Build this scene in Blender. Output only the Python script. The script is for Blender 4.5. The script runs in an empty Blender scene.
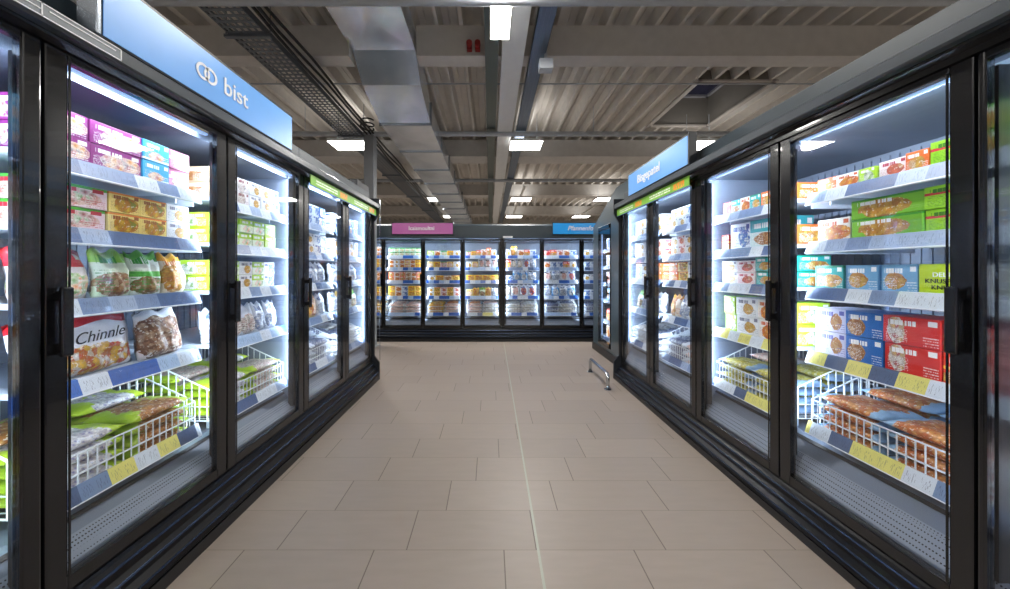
import bpy, bmesh, math, random
from mathutils import Matrix, Vector
random.seed(7)
PI = math.pi
S = bpy.context.scene
COL = S.collection

# ------------------------------------------------------------------ camera
F_PX = 336.0; EYE = 1.38
cd = bpy.data.cameras.new('camera'); cam = bpy.data.objects.new('camera', cd); COL.objects.link(cam)
cam.location = (0, 0, EYE); cam.rotation_euler = (PI/2, 0, 0)
cd.sensor_width = 36; cd.lens = F_PX/1010*36
cd.shift_x = (505-490)/1010; cd.shift_y = (271-294.5)/1010
cd.clip_start = 0.05; cd.clip_end = 100
S.camera = cam
# ------------------------------------------------------------------ world, colour
w = bpy.data.worlds.new('world'); S.world = w; w.use_nodes = True
w.node_tree.nodes['Background'].inputs[0].default_value = (0.05, 0.07, 0.12, 1)
w.node_tree.nodes['Background'].inputs[1].default_value = 0.3
S.view_settings.view_transform = 'Standard'; S.view_settings.look = 'None'
S.view_settings.gamma = 1; S.view_settings.use_curve_mapping = False
S.view_settings.exposure = 0.12
S.cycles.use_denoising = True
S.cycles.max_bounces = 8; S.cycles.diffuse_bounces = 4; S.cycles.glossy_bounces = 4
S.cycles.transparent_max_bounces = 12; S.cycles.sample_clamp_indirect = 6
LAMP_W = 76.0; LED_W = 9.5; TOP_W = 5; UP_W = 5

def area_light(name, loc, size, power, col, rot=(0, 0, 0), parent=None):
    l = bpy.data.lights.new(name, 'AREA'); l.shape = 'RECTANGLE'
    l.size, l.size_y = size; l.energy = power; l.color = col
    o = bpy.data.objects.new(name, l); COL.objects.link(o)
    o.location = loc; o.rotation_euler = rot
    if parent: o.parent = parent
    return o

# ceiling luminaires: (x, y, z, width along x, length along y)
LAMPS = [(-2.70, 6.5, 3.80, .70, .50), (.69, 6.5, 3.80, .62, .50), (4.02, 6.5, 3.80, .62, .50),
         (-1.75, 11.4, 3.80, .68, .55), (1.05, 11.4, 3.80, .68, .55), (3.90, 11.4, 3.80, .68, .55),
         (-1.72, 15.0, 3.80, .70, .55), (1.07, 15.0, 3.80, .70, .55), (4.06, 15.0, 3.80, .70, .55),
         (-2.70, .6, 3.80, .70, .50), (4.02, .6, 3.80, .62, .50), (-2.70, -3.4, 3.80, .70, .50), (.69, -3.4, 3.80, .62, .50), (4.02, -3.4, 3.80, .62, .50)]
LINEAR = (.105, 2.98, 3.885, .205, 1.32)

# ------------------------------------------------------------------ materials
def lin(c):
    return tuple(((x/255)/12.92 if x/255 <= .04045 else ((x/255+.055)/1.055)**2.4) for x in c[:3]) + (1,)
MATS = {}
def mat(name, rgb, rough=.5, metal=0, emit=0, noise=0, nscale=8, bump=0, coat=0, spec=.5, linear=None):
    if name in MATS: return MATS[name]
    m = bpy.data.materials.new(name); m.use_nodes = True; MATS[name] = m
    nt = m.node_tree; b = nt.nodes['Principled BSDF']
    c = lin(rgb)
    b.inputs['Base Color'].default_value = c
    b.inputs['Roughness'].default_value = rough; b.inputs['Metallic'].default_value = metal
    b.inputs['Coat Weight'].default_value = coat; b.inputs['Specular IOR Level'].default_value = spec
    if emit:
        b.inputs['Emission Color'].default_value = c; b.inputs['Emission Strength'].default_value = emit
        m.cycles.emission_sampling = 'NONE'
    tc = nt.nodes.new('ShaderNodeTexCoord')
    n = nt.nodes.new('ShaderNodeTexNoise'); n.inputs['Scale'].default_value = nscale; n.inputs['Detail'].default_value = 4
    nt.links.new(tc.outputs['Object'], n.inputs['Vector'])
    mr = nt.nodes.new('ShaderNodeMapRange'); nt.links.new(n.outputs['Fac'], mr.inputs['Value'])
    k = noise if noise else .03
    mr.inputs['From Min'].default_value = .3; mr.inputs['From Max'].default_value = .7
    mr.inputs['To Min'].default_value = 1-k; mr.inputs['To Max'].default_value = 1+k
    mx = nt.nodes.new('ShaderNodeMix'); mx.data_type = 'RGBA'; mx.blend_type = 'MULTIPLY'; mx.inputs[0].default_value = 1
    mx.inputs[6].default_value = c; nt.links.new(mr.outputs[0], mx.inputs[7]); nt.links.new(mx.outputs[2], b.inputs['Base Color'])
    if bump:
        bp = nt.nodes.new('ShaderNodeBump'); bp.inputs['Strength'].default_value = bump; bp.inputs['Distance'].default_value = .01
        nt.links.new(n.outputs['Fac'], bp.inputs['Height']); nt.links.new(bp.outputs[0], b.inputs['Normal'])
    return m

class NT:
    """small helper for maths in a node tree"""
    def __init__(s, m): s.nt = m.node_tree; s.b = s.nt.nodes['Principled BSDF']
    def node(s, t, **k):
        n = s.nt.nodes.new(t)
        for a, v in k.items(): setattr(n, a, v)
        return n
    def put(s, sock, v):
        if isinstance(v, (int, float)): sock.default_value = v
        elif isinstance(v, tuple): sock.default_value = v
        else: s.nt.links.new(v, sock)
    def m(s, op, a, b=0.0, c=None):
        n = s.node('ShaderNodeMath', operation=op); s.put(n.inputs[0], a); s.put(n.inputs[1], b)
        if c is not None: s.put(n.inputs[2], c)
        return n.outputs[0]
    def mix(s, f, a, b, mode='MIX'):
        n = s.node('ShaderNodeMix', data_type='RGBA', blend_type=mode)
        s.put(n.inputs[0], f); s.put(n.inputs[6], a); s.put(n.inputs[7], b); return n.outputs[2]
    def between(s, x, lo, hi):
        return s.m('MULTIPLY', s.m('GREATER_THAN', x, lo), s.m('LESS_THAN', x, hi))
    def noise(s, vec, scale, detail=2):
        n = s.node('ShaderNodeTexNoise'); s.put(n.inputs['Vector'], vec); n.inputs['Scale'].default_value = scale
        n.inputs['Detail'].default_value = detail; return n.outputs['Fac']
    def vec(s, x, y, z):
        n = s.node('ShaderNodeCombineXYZ')
        for i, v in enumerate((x, y, z)): s.put(n.inputs[i], v)
        return n.outputs[0]

def print_mat(name, base, food, band=None, bandz=(.72, .9), fpos=(.60, .42, .42, .38), fscale=45, text=(250, 250, 250),
              title=(.1, .62, .68, .86), small=True, rough=.35, wrinkle=0, second=None):
    """printed carton or foil bag: ground colour, colour band, picture of the food, lettering marks"""
    if name in MATS: return MATS[name]
    m = bpy.data.materials.new(name); m.use_nodes = True; MATS[name] = m
    g = NT(m)
    tc = g.node('ShaderNodeTexCoord'); sep = g.node('ShaderNodeSeparateXYZ'); g.put(sep.inputs[0], tc.outputs['Generated'])
    x, y, z = sep.outputs; ob = tc.outputs['Object']
    ns = g.node('ShaderNodeSeparateXYZ'); g.put(ns.inputs[0], tc.outputs['Normal'])
    if not wrinkle:                       # the print wraps onto the end faces of a carton
        side = g.m('GREATER_THAN', g.m('ABSOLUTE', ns.outputs[0]), .7)
        x = g.m('ADD', g.m('MULTIPLY', x, g.m('SUBTRACT', 1.0, side)), g.m('MULTIPLY', y, side))
    col = lin(base)
    if second:   # second ground colour on a slanted edge
        col = g.mix(g.m('GREATER_THAN', g.m('ADD', x, g.m('MULTIPLY', z, .35)), .72), col, lin(second))
    if band:
        col = g.mix(g.between(z, *bandz), col, lin(band))
    if food:
        cx, cz, rx, rz = fpos
        dx = g.m('DIVIDE', g.m('SUBTRACT', x, cx), rx); dz = g.m('DIVIDE', g.m('SUBTRACT', z, cz), rz)
        nz = g.m('MULTIPLY', g.m('SUBTRACT', g.noise(ob, 30), .5), 1.2)
        d = g.m('ADD', g.m('ADD', g.m('MULTIPLY', dx, dx), g.m('MULTIPLY', dz, dz)), nz)
        v = g.node('ShaderNodeTexVoronoi'); g.put(v.inputs['Vector'], ob); v.inputs['Scale'].default_value = fscale
        cr = g.node('ShaderNodeValToRGB'); e = cr.color_ramp
        sx = g.node('ShaderNodeSeparateXYZ'); g.put(sx.inputs[0], v.outputs['Color'])
        g.put(cr.inputs[0], sx.outputs[0]); e.interpolation = 'CONSTANT'
        cols = [lin(c) for c in food]
        e.elements[0].color = cols[0]; e.elements[1].position = .66; e.elements[1].color = cols[-1]
        if len(cols) > 2:
            q = e.elements.new(.36); q.color = cols[1]
        edge = g.m('MULTIPLY', v.outputs['Distance'], 1.1)
        fc = g.mix(g.m('MINIMUM', edge, .6), cr.outputs[0], (.9, .85, .75, 1) if sum(food[0]) < 330 else tuple(.35*q for q in cols[0][:3])+(1,))
        fine = g.m('GREATER_THAN', g.noise(ob, 130, 3), .56)
        fc = g.mix(g.m('MULTIPLY', fine, .35), fc, tuple(.45*q for q in cols[-1][:3])+(1,))
        fine2 = g.m('GREATER_THAN', g.noise(ob, 75, 2), .62)
        fc = g.mix(g.m('MULTIPLY', fine2, .6), fc, (.92, .88, .8, 1))
        col = g.mix(g.m('LESS_THAN', d, 1.0), col, fc)
    if title:
        x0, x1, z0, z1 = title
        nn = g.noise(g.vec(g.m('MULTIPLY', x, 9.0), 3.3, 0.0), 3.0, 1)
        t = g.m('MULTIPLY', g.m('MULTIPLY', g.between(x, x0, x1), g.between(z, z0, z1)), g.m('GREATER_THAN', nn, .45))
        col = g.mix(t, col, lin(text))
    if small:
        # second, smaller column of print and a maker's block in the corner
        col = g.mix(g.m('MULTIPLY', g.between(x, .80, .95), g.between(z, .74, .92)), col, lin(text))
        r2 = g.m('GREATER_THAN', g.m('FRACT', g.m('MULTIPLY', z, 11.0)), .6)
        n2 = g.noise(g.vec(g.m('MULTIPLY', x, 44.0), g.m('FLOOR', g.m('MULTIPLY', z, 11.0)), 5.0), 1.5, 1)
        col = g.mix(g.m('MULTIPLY', g.m('MULTIPLY', g.m('MULTIPLY', g.between(x, .72, .97), g.between(z, .05, .4)), r2), g.m('MULTIPLY', g.m('GREATER_THAN', n2, .48), .75)), col, lin(text))
        rows = g.m('GREATER_THAN', g.m('FRACT', g.m('MULTIPLY', z, 16.0)), .55)
        nn = g.noise(g.vec(g.m('MULTIPLY', x, 30.0), g.m('FLOOR', g.m('MULTIPLY', z, 16.0)), 0.0), 1.5, 1)
        t = g.m('MULTIPLY', g.m('MULTIPLY', g.m('MULTIPLY', g.between(x, .06, .45), g.between(z, .1, .55)), rows), g.m('GREATER_THAN', nn, .5))
        col = g.mix(g.m('MULTIPLY', t, .8), col, lin(text))
    g.put(g.b.inputs['Base Color'], col); g.b.inputs['Roughness'].default_value = rough
    if wrinkle:
        bp = g.node('ShaderNodeBump'); bp.inputs['Strength'].default_value = wrinkle; bp.inputs['Distance'].default_value = .012
        g.put(bp.inputs['Height'], g.noise(ob, 28, 4)); g.put(g.b.inputs['Normal'], bp.outputs[0])
    return m

BLACK = mat('black frame lacquer', (16, 17, 20), .22, coat=.3)
DARK = mat('dark cabinet panel', (34, 38, 44), .38)
FASCIA = mat('slate grey fascia', (50, 62, 70), .4)
BANDM = mat('grey header band', (64, 72, 80), .3)
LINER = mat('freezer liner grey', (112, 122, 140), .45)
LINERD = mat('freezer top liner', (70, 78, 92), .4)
SHELFM = mat('shelf steel white', (190, 200, 214), .35)
WIRE = mat('white wire coating', (228, 234, 240), .3)
RUB = mat('black bumper rubber', (13, 14, 18), .3, noise=.06, spec=.3)
KICK = mat('kick plate', (26, 28, 32), .4)
EDGE = mat('bumper highlight blue', (62, 78, 104), .25, metal=.7)
CHROME = mat('chrome', (200, 206, 212), .12, metal=1)
ALU = mat('aluminium', (160, 168, 178), .25, metal=1)
GALV = mat('galvanised duct steel', (230, 238, 248), .24, metal=.8, noise=.2, nscale=2.2, bump=.25)
DECK = mat('steel roof deck', (212, 207, 200), .8, noise=.05)
BEAMM = mat('grey roof beam', (196, 193, 189), .6, noise=.05)
GIRD = mat('pale grey channel', (222, 224, 224), .5)
PIPE = mat('grey pipe', (180, 186, 194), .45)
TRAY = mat('cable tray steel', (110, 116, 124), .4, metal=.6)
CABLE = mat('black cable', (14, 14, 15), .5)
LAMPM = mat('lamp diffuser', (255, 252, 245), .5, emit=14)
LAMPF = mat('lamp housing', (220, 220, 216), .4)
LEDM = mat('cool led tube', (170, 205, 255), .4, emit=.7)
WALLM = mat('pale wall paint', (186, 182, 176), .7)
WHITE = mat('white lettering', (240, 242, 246), .5)
BLACKT = mat('black lettering', (18, 18, 26), .5)

def mat_grille():
    m = bpy.data.materials.new('perforated steel grille'); m.use_nodes = True; g = NT(m)
    tc = g.node('ShaderNodeTexCoord'); v = g.node('ShaderNodeTexVoronoi'); g.put(v.inputs['Vector'], tc.outputs['Object'])
    v.inputs['Scale'].default_value = 95; v.inputs['Randomness'].default_value = 0
    col = g.mix(g.m('LESS_THAN', v.outputs['Distance'], .3), lin((140, 150, 166)), lin((24, 28, 36)))
    g.put(g.b.inputs['Base Color'], col); g.b.inputs['Roughness'].default_value = .35
    return m
GRILLE = mat_grille()

def mat_glass():
    m = bpy.data.materials.new('clear door glass'); m.use_nodes = True; nt = m.node_tree
    nt.nodes.remove(nt.nodes['Principled BSDF'])
    t = nt.nodes.new('ShaderNodeBsdfTransparent'); t.inputs[0].default_value = (.965, .975, .985, 1)
    g = nt.nodes.new('ShaderNodeBsdfGlossy'); g.inputs['Roughness'].default_value = .02; g.inputs[0].default_value = (1, 1, 1, 1)
    lw = nt.nodes.new('ShaderNodeLayerWeight'); lw.inputs[0].default_value = .5
    pw = nt.nodes.new('ShaderNodeMath'); pw.operation = 'POWER'; pw.inputs[1].default_value = 4.5; nt.links.new(lw.outputs['Facing'], pw.inputs[0])
    f = nt.nodes.new('ShaderNodeMath'); f.operation = 'MULTIPLY_ADD'; f.inputs[1].default_value = .75; f.inputs[2].default_value = .035; nt.links.new(pw.outputs[0], f.inputs[0])
    mx = nt.nodes.new('ShaderNodeMixShader')
    nt.links.new(f.outputs[0], mx.inputs[0]); nt.links.new(t.outputs[0], mx.inputs[1]); nt.links.new(g.outputs[0], mx.inputs[2])
    nt.links.new(mx.outputs[0], nt.nodes['Material Output'].inputs[0])
    return m
GLASS = mat_glass()

def mat_rail(name, cols, seed):
    """price rail: ticket blocks in several colours along local x"""
    m = bpy.data.materials.new(name); m.use_nodes = True; g = NT(m)
    tc = g.node('ShaderNodeTexCoord'); sep = g.node('ShaderNodeSeparateXYZ'); g.put(sep.inputs[0], tc.outputs['Object'])
    gs = g.node('ShaderNodeSeparateXYZ'); g.put(gs.inputs[0], tc.outputs['Generated'])
    cell = g.m('FLOOR', g.m('DIVIDE', sep.outputs[0], .104))
    wn = g.node('ShaderNodeTexWhiteNoise'); wn.noise_dimensions = '2D'; g.put(wn.inputs['Vector'], g.vec(cell, float(seed), 0.0))
    cr = g.node('ShaderNodeValToRGB'); cr.color_ramp.interpolation = 'CONSTANT'; e = cr.color_ramp.elements
    e[0].color = lin(cols[0]); e[1].position = 1/len(cols); e[1].color = lin(cols[1])
    for i, c in enumerate(cols[2:], 2):
        q = e.new(i/len(cols)); q.color = lin(c)
    g.put(cr.inputs[0], wn.outputs[0])
    fr = g.m('FRACT', g.m('DIVIDE', sep.outputs[0], .052))
    zz = gs.outputs[2]
    nn = g.noise(g.vec(g.m('MULTIPLY', sep.outputs[0], 220.0), g.m('FLOOR', g.m('MULTIPLY', zz, 6.0)), 0.0), 1.0, 1)
    txt = g.m('MULTIPLY', g.m('MULTIPLY', g.between(fr, .15, .85), g.between(zz, .25, .8)), g.m('GREATER_THAN', nn, .56))
    col = g.mix(g.m('MULTIPLY', txt, .45), cr.outputs[0], lin((50, 60, 90)))
    col = g.mix(g.m('LESS_THAN', zz, .12), col, lin((236, 242, 250)))
    g.put(g.b.inputs['Base Color'], col); g.b.inputs['Roughness'].default_value = .3
    return m
RAILW = [mat_rail('price rail pale %d' % i, [(160, 178, 208), (80, 104, 148), (122, 144, 182), (214, 222, 232)], i) for i in range(3)]
RAILY = [mat_rail('price rail yellow %d' % i, [(226, 218, 120), (78, 96, 130), (214, 222, 232), (120, 142, 176)], i+5) for i in range(3)]
RAILB = [mat_rail('price rail blue %d' % i, [(40, 92, 180), (220, 228, 240), (50, 104, 190), (170, 196, 230)], i+9) for i in range(2)]

# ------------------------------------------------------------------ mesh helpers
def box(bm, x0, x1, y0, y1, z0, z1, mi=0, bev=0):
    vs = [bm.verts.new((x, y, z)) for x in (x0, x1) for y in (y0, y1) for z in (z0, z1)]
    fs = []
    for q in ((0, 1, 3, 2), (4, 6, 7, 5), (0, 4, 5, 1), (2, 3, 7, 6), (0, 2, 6, 4), (1, 5, 7, 3)):
        f = bm.faces.new([vs[i] for i in q]); f.material_index = mi; fs.append(f)
    if bev:
        es = list({e for f in fs for e in f.edges})
        bmesh.ops.bevel(bm, geom=es, offset=bev, segments=2, affect='EDGES', profile=.6)
def bar(bm, p, q, r, n=6, mi=0):
    p = Vector(p); q = Vector(q); d = (q-p).normalized()
    a = d.orthogonal().normalized(); b = d.cross(a)
    rings = []
    for c in (p, q):
        rings.append([bm.verts.new(c + a*r*math.cos(2*PI*i/n) + b*r*math.sin(2*PI*i/n)) for i in range(n)])
    for i in range(n):
        f = bm.faces.new((rings[0][i], rings[0][(i+1) % n], rings[1][(i+1) % n], rings[1][i])); f.material_index = mi; f.smooth = n > 5
    bm.faces.new(rings[0][::-1]).material_index = mi; bm.faces.new(rings[1]).material_index = mi
def tube(bm, pts, r, n=8):
    """bent tube through points, one continuous skin"""
    pts = [Vector(p) for p in pts]; prev = None; a = None
    rings = []
    for i, p in enumerate(pts):
        d = (pts[min(i+1, len(pts)-1)] - pts[max(i-1, 0)]).normalized()
        a = d.orthogonal().normalized() if a is None else (a - d*a.dot(d)).normalized()
        b = d.cross(a)
        rings.append([bm.verts.new(p + a*r*math.cos(2*PI*k/n) + b*r*math.sin(2*PI*k/n)) for k in range(n)])
    for u, v in zip(rings, rings[1:]):
        for k in range(n):
            f = bm.faces.new((u[k], u[(k+1) % n], v[(k+1) % n], v[k])); f.smooth = True
    bm.faces.new(rings[0][::-1]); bm.faces.new(rings[-1])
def extrude_profile(bm, prof, x0, x1, mi=0, axis='x'):
    """closed outline of (y, z) pairs swept from x0 to x1"""
    def P(x, a, b): return (x, a, b) if axis == 'x' else (a, x, b)
    A = [bm.verts.new(P(x0, a, b)) for a, b in prof]; B = [bm.verts.new(P(x1, a, b)) for a, b in prof]
    n = len(prof)
    for i in range(n):
        bm.faces.new((A[i], A[(i+1) % n], B[(i+1) % n], B[i])).material_index = mi
    bm.faces.new(A[::-1]).material_index = mi; bm.faces.new(B).material_index = mi
def link(name, bm, mats, parent=None, loc=None, rotz=None):
    bmesh.ops.recalc_face_normals(bm, faces=bm.faces)
    me = bpy.data.meshes.new(name); bm.to_mesh(me); bm.free()
    for m in (mats if isinstance(mats, (list, tuple)) else [mats]): me.materials.append(m)
    return link_mesh(name, me, parent, loc, rotz)
def link_mesh(name, me, parent=None, loc=None, rotz=None):
    o = bpy.data.objects.new(name, me); COL.objects.link(o)
    if parent: o.parent = parent
    if loc is not None: o.location = loc
    if rotz is not None: o.rotation_euler = (0, 0, rotz)
    return o
def empty(name, loc, rotz=0):
    o = bpy.data.objects.new(name, None); COL.objects.link(o); o.empty_display_size = .1
    o.location = loc; o.rotation_euler = (0, 0, rotz); return o
def tag(o, label, cat, group=None):
    n = len(label.split())
    assert 4 <= n <= 16, (n, label)
    o['label'] = label; o['category'] = cat
    if group: o['group'] = group
    return o
def structure(name, bm, m):
    o = link(name, bm, m); o['kind'] = 'structure'; return o
def text_mesh(name, s, size, m, parent, M, depth=.0015, shear=0, bold=0, sx=1.0):
    cu = bpy.data.curves.new(name, 'FONT'); cu.body = s; cu.size = size; cu.extrude = depth; cu.shear = shear
    cu.align_x = 'CENTER'; cu.align_y = 'CENTER'; cu.offset = bold; cu.resolution_u = 4
    t = bpy.data.objects.new(name + ' tmp', cu); COL.objects.link(t)
    bpy.context.view_layer.update()
    me = bpy.data.meshes.new_from_object(t.evaluated_get(bpy.context.evaluated_depsgraph_get()))
    bpy.data.objects.remove(t); bpy.data.curves.remove(cu)
    me.transform(M @ Matrix.Diagonal((sx, 1, 1, 1))); me.materials.clear(); me.materials.append(m)
    return link_mesh(name, me, parent)
UP = Matrix.Rotation(PI/2, 4, 'X')          # text lying in x/z, facing -y

# ------------------------------------------------------------------ setting
def mat_floor():
    m = bpy.data.materials.new('beige floor tiles'); m.use_nodes = True; g = NT(m)
    tc = g.node('ShaderNodeTexCoord'); sep = g.node('ShaderNodeSeparateXYZ'); g.put(sep.inputs[0], tc.outputs['Object'])
    x, y, z = sep.outputs
    r = g.m('DIVIDE', g.m('SUBTRACT', y, 1.3875), .2746)
    row = g.m('FLOOR', r); fr = g.m('FRACT', r)
    u = g.m('DIVIDE', g.m('SUBTRACT', g.m('SUBTRACT', x, .069), g.m('MULTIPLY', row, .16)), .642)
    fu = g.m('FRACT', u); cell = g.m('FLOOR', u)
    jr = g.m('LESS_THAN', g.m('MINIMUM', fr, g.m('SUBTRACT', 1.0, fr)), .009)
    ju = g.m('LESS_THAN', g.m('MINIMUM', fu, g.m('SUBTRACT', 1.0, fu)), .0042)
    wn = g.node('ShaderNodeTexWhiteNoise'); wn.noise_dimensions = '2D'; g.put(wn.inputs['Vector'], g.vec(cell, row, 0.0))
    var = g.m('ADD', .955, g.m('MULTIPLY', wn.outputs[0], .09))
    n1 = g.noise(g.vec(g.m('MULTIPLY', x, .6), g.m('MULTIPLY', y, 3.0), 0.0), 9, 5)
    var = g.m('MULTIPLY', var, g.m('ADD', .9, g.m('MULTIPLY', n1, .2)))
    base = g.mix(1.0, lin((144, 133, 124)), g.vec(var, var, var), 'MULTIPLY')
    col = g.mix(g.m('MULTIPLY', jr, .55), base, lin((112, 100, 90)))
    col = g.mix(g.m('MULTIPLY', ju, .9), col, lin((88, 78, 70)))
    g.put(g.b.inputs['Base Color'], col)
    g.put(g.b.inputs['Roughness'], g.m('ADD', .34, g.m('MULTIPLY', n1, .16)))
    bp = g.node('ShaderNodeBump'); bp.inputs['Strength'].default_value = .25; bp.inputs['Distance'].default_value = .003
    g.put(bp.inputs['Height'], g.m('SUBTRACT', g.m('MULTIPLY', n1, .3), g.m('MAXIMUM', jr, ju))); g.put(g.b.inputs['Normal'], bp.outputs[0])
    return m
XW, Y0, Y1 = 7.2, -6.0, 20.0
CZ = 4.40                                                   # underside of the roof deck
bm = bmesh.new(); box(bm, -XW, XW, Y0, Y1, -.1, 0); structure('floor', bm, mat_floor())
for nm, b in (('wall_left', (-XW-.1, -XW, Y0, Y1)), ('wall_right', (XW, XW+.1, Y0, Y1)),
              ('wall_back', (-XW, XW, Y1, Y1+.1)), ('wall_front', (-XW, XW, Y0-.1, Y0))):
    bm = bmesh.new(); box(bm, *b, 0, CZ+.2); structure(nm, bm, WALLM)
# steel strip let into the floor joint
bm = bmesh.new()
v = [bm.verts.new(p) for p in ((.220, -.5, .002), (.232, -.5, .002), (.273, 6.5, .002), (.261, 6.5, .002))]
f = bm.faces.new(v); r = bmesh.ops.extrude_face_region(bm, geom=[f])
for q in r['geom']:
    if isinstance(q, bmesh.types.BMVert): q.co.z = -.01
structure('trim_1', bm, mat('floor joint strip', (152, 156, 142), .35))

# trapezoidal roof deck, with a hole for the skylight
SKX0, SKX1, SKY0, SKY1 = 3.3, 4.5, 5.34, 6.95
bm = bmesh.new()
x = -7.2
def deck_strip(x, ya, yb):
    pr = [(x, CZ+.16), (x+.08, CZ+.16), (x+.085, CZ+.172), (x+.095, CZ+.172), (x+.10, CZ+.16), (x+.19, CZ+.16), (x+.222, CZ), (x+.268, CZ), (x+.3, CZ+.16)]
    A = [bm.verts.new((a, ya, b)) for a, b in pr]; B = [bm.verts.new((a, yb, b)) for a, b in pr]
    for i in range(len(pr)-1): bm.faces.new((A[i], A[i+1], B[i+1], B[i]))
while x < 7.15:
    if SKX0-.01 < x < SKX1-.01:
        deck_strip(x, Y0, SKY0); deck_strip(x, SKY1, Y1)
    else: deck_strip(x, Y0, Y1)
    x += .3
structure('ceiling', bm, DECK)
bm = bmesh.new(); box(bm, -XW, SKX0-.08, Y0, Y1, CZ+.2, CZ+.3); box(bm, SKX1+.08, XW, Y0, Y1, CZ+.2, CZ+.3)
box(bm, SKX0-.08, SKX1+.08, Y0, SKY0-.08, CZ+.2, CZ+.3); box(bm, SKX0-.08, SKX1+.08, SKY1+.08, Y1, CZ+.2, CZ+.3)
structure('ceiling_insulation', bm, mat('roof insulation', (120, 118, 112), .8))
# skylight shaft with its curb frame and dark pane
sk = empty('window_1', ((SKX0+SKX1)/2, (SKY0+SKY1)/2, CZ)); sk['kind'] = 'structure'
hx, hy = (SKX1-SKX0)/2, (SKY1-SKY0)/2
SHAFT = mat('skylight shaft', (122, 118, 112), .6)
bm = bmesh.new()
for b in ((-hx-.02, -hx, -hy, hy), (hx, hx+.02, -hy, hy), (-hx, hx, -hy-.02, -hy), (-hx, hx, hy, hy+.02)): box(bm, *b, 0, .62)
link('window_shaft', bm, SHAFT, sk)
bm = bmesh.new()
for b in ((-hx-.05, -hx+.03, -hy-.05, hy+.05), (hx-.03, hx+.05, -hy-.05, hy+.05), (-hx, hx, -hy-.05, -hy+.03), (-hx, hx, hy-.03, hy+.05)): box(bm, *b, -.03, 0)
link('window_frame', bm, mat('skylight trim', (176, 170, 164), .5), sk)
bm = bmesh.new()
for b in ((-hx, -hx+.06, -hy, hy), (hx-.06, hx, -hy, hy), (-hx, hx, -hy, -hy+.06), (-hx, hx, hy-.06, hy), (-.02, .02, -hy, hy)): box(bm, *b, .56, .62)
link('sash_frame', bm, mat('skylight sash', (140, 140, 146), .4), sk)
bm = bmesh.new(); box(bm, -hx, hx, -hy, hy, .60, .612); link('window_pane', bm, mat('night sky pane', (38, 40, 62), .15), sk)

# beams crossing the roof
for yb, th in ((-3.2, .2), (.5, .2), (4.13, .19), (7.74, .5), (11.7, .4), (15.6, .4)):
    for xa, xb in (((-XW, -1.735), (-.905, XW)) if yb < 5 else ((-XW, XW),)):   # the high duct piece passes between
        bm = bmesh.new(); box(bm, xa, xb, yb, yb+th, 4.03, CZ-.002)
        box(bm, xa, xb, yb-.015, yb+th+.015, 4.015, 4.035)
        structure('ceiling_beam', bm, BEAMM)
bm = bmesh.new(); box(bm, .14, .40, Y0+.2, Y1-.2, 3.92, 4.013); structure('ceiling_channel', bm, GIRD)

# ------------------------------------------------------------------ overhead fittings
def pipe_run(y, z, r, label):
    t = empty('ceiling_pipe', (0, y, z)); tag(t, label, 'pipe')
    bm = bmesh.new(); bar(bm, (-XW+.02, 0, 0), (XW-.02, 0, 0), r, 12); link('pipe', bm, PIPE, t)
    for hx_ in (-6, -3.4, -1.3, 1.9, 5.2):
        bm = bmesh.new(); bar(bm, (hx_, 0, r*.8), (hx_, 0, CZ-z+.01), .006, 5); box(bm, hx_-.015, hx_+.015, -r-.006, r+.006, -.006, .006)
        link('hanger', bm, PIPE, t)
pipe_run(3.07, 3.86, .05, 'thick grey pipe crossing the roof at the top edge of the photo')
pipe_run(6.18, 3.90, .045, 'thick grey pipe crossing the roof just before the first row of square lamps')
pipe_run(9.35, 3.90, .045, 'grey pipe crossing the roof behind the second beam')
pipe_run(5.35, 4.36, .012, 'thin conduit crossing the ribbed roof beside the skylight')

# silver ventilation duct: high near piece, step down, long low piece
d = empty('ventilation_duct', (-1.32, 4.1, 3.6)); tag(d, 'large silver galvanised ventilation duct stepping down along the roof', 'duct')
DX = .39
def duct_piece(name, ya, yb, zb, zt, n):
    bm = bmesh.new(); step = (yb-ya)/n
    for i in range(n):
        a = ya+i*step; b = a+step
        box(bm, -DX, DX, a, b, zb, zt)
        # cross-creased lower sheet
        c = bm.verts.new((0, (a+b)/2, zb-.012)); q = [bm.verts.new(p) for p in ((-DX, a, zb-.001), (DX, a, zb-.001), (DX, b, zb-.001), (-DX, b, zb-.001))]
        for k in range(4): bm.faces.new((q[k], q[(k+1) % 4], c))
        box(bm, -DX-.02, DX+.02, a-.012, a+.012, zb-.022, zt+.02, 1)
    return link(name, bm, [GALV, ALU], d)
duct_piece('upper_section', -6.0, .08, .53, .79, 6)
bm = bmesh.new(); prof = [(.08, .53), (.40, .27), (1.15, .07), (1.15, .39), (.30, .79), (.08, .79)]
extrude_profile(bm, prof, -DX, DX); link('step_section', bm, GALV, d)
duct_piece('lower_section', 1.15, 14.2, .07, .39, 11)

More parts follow.
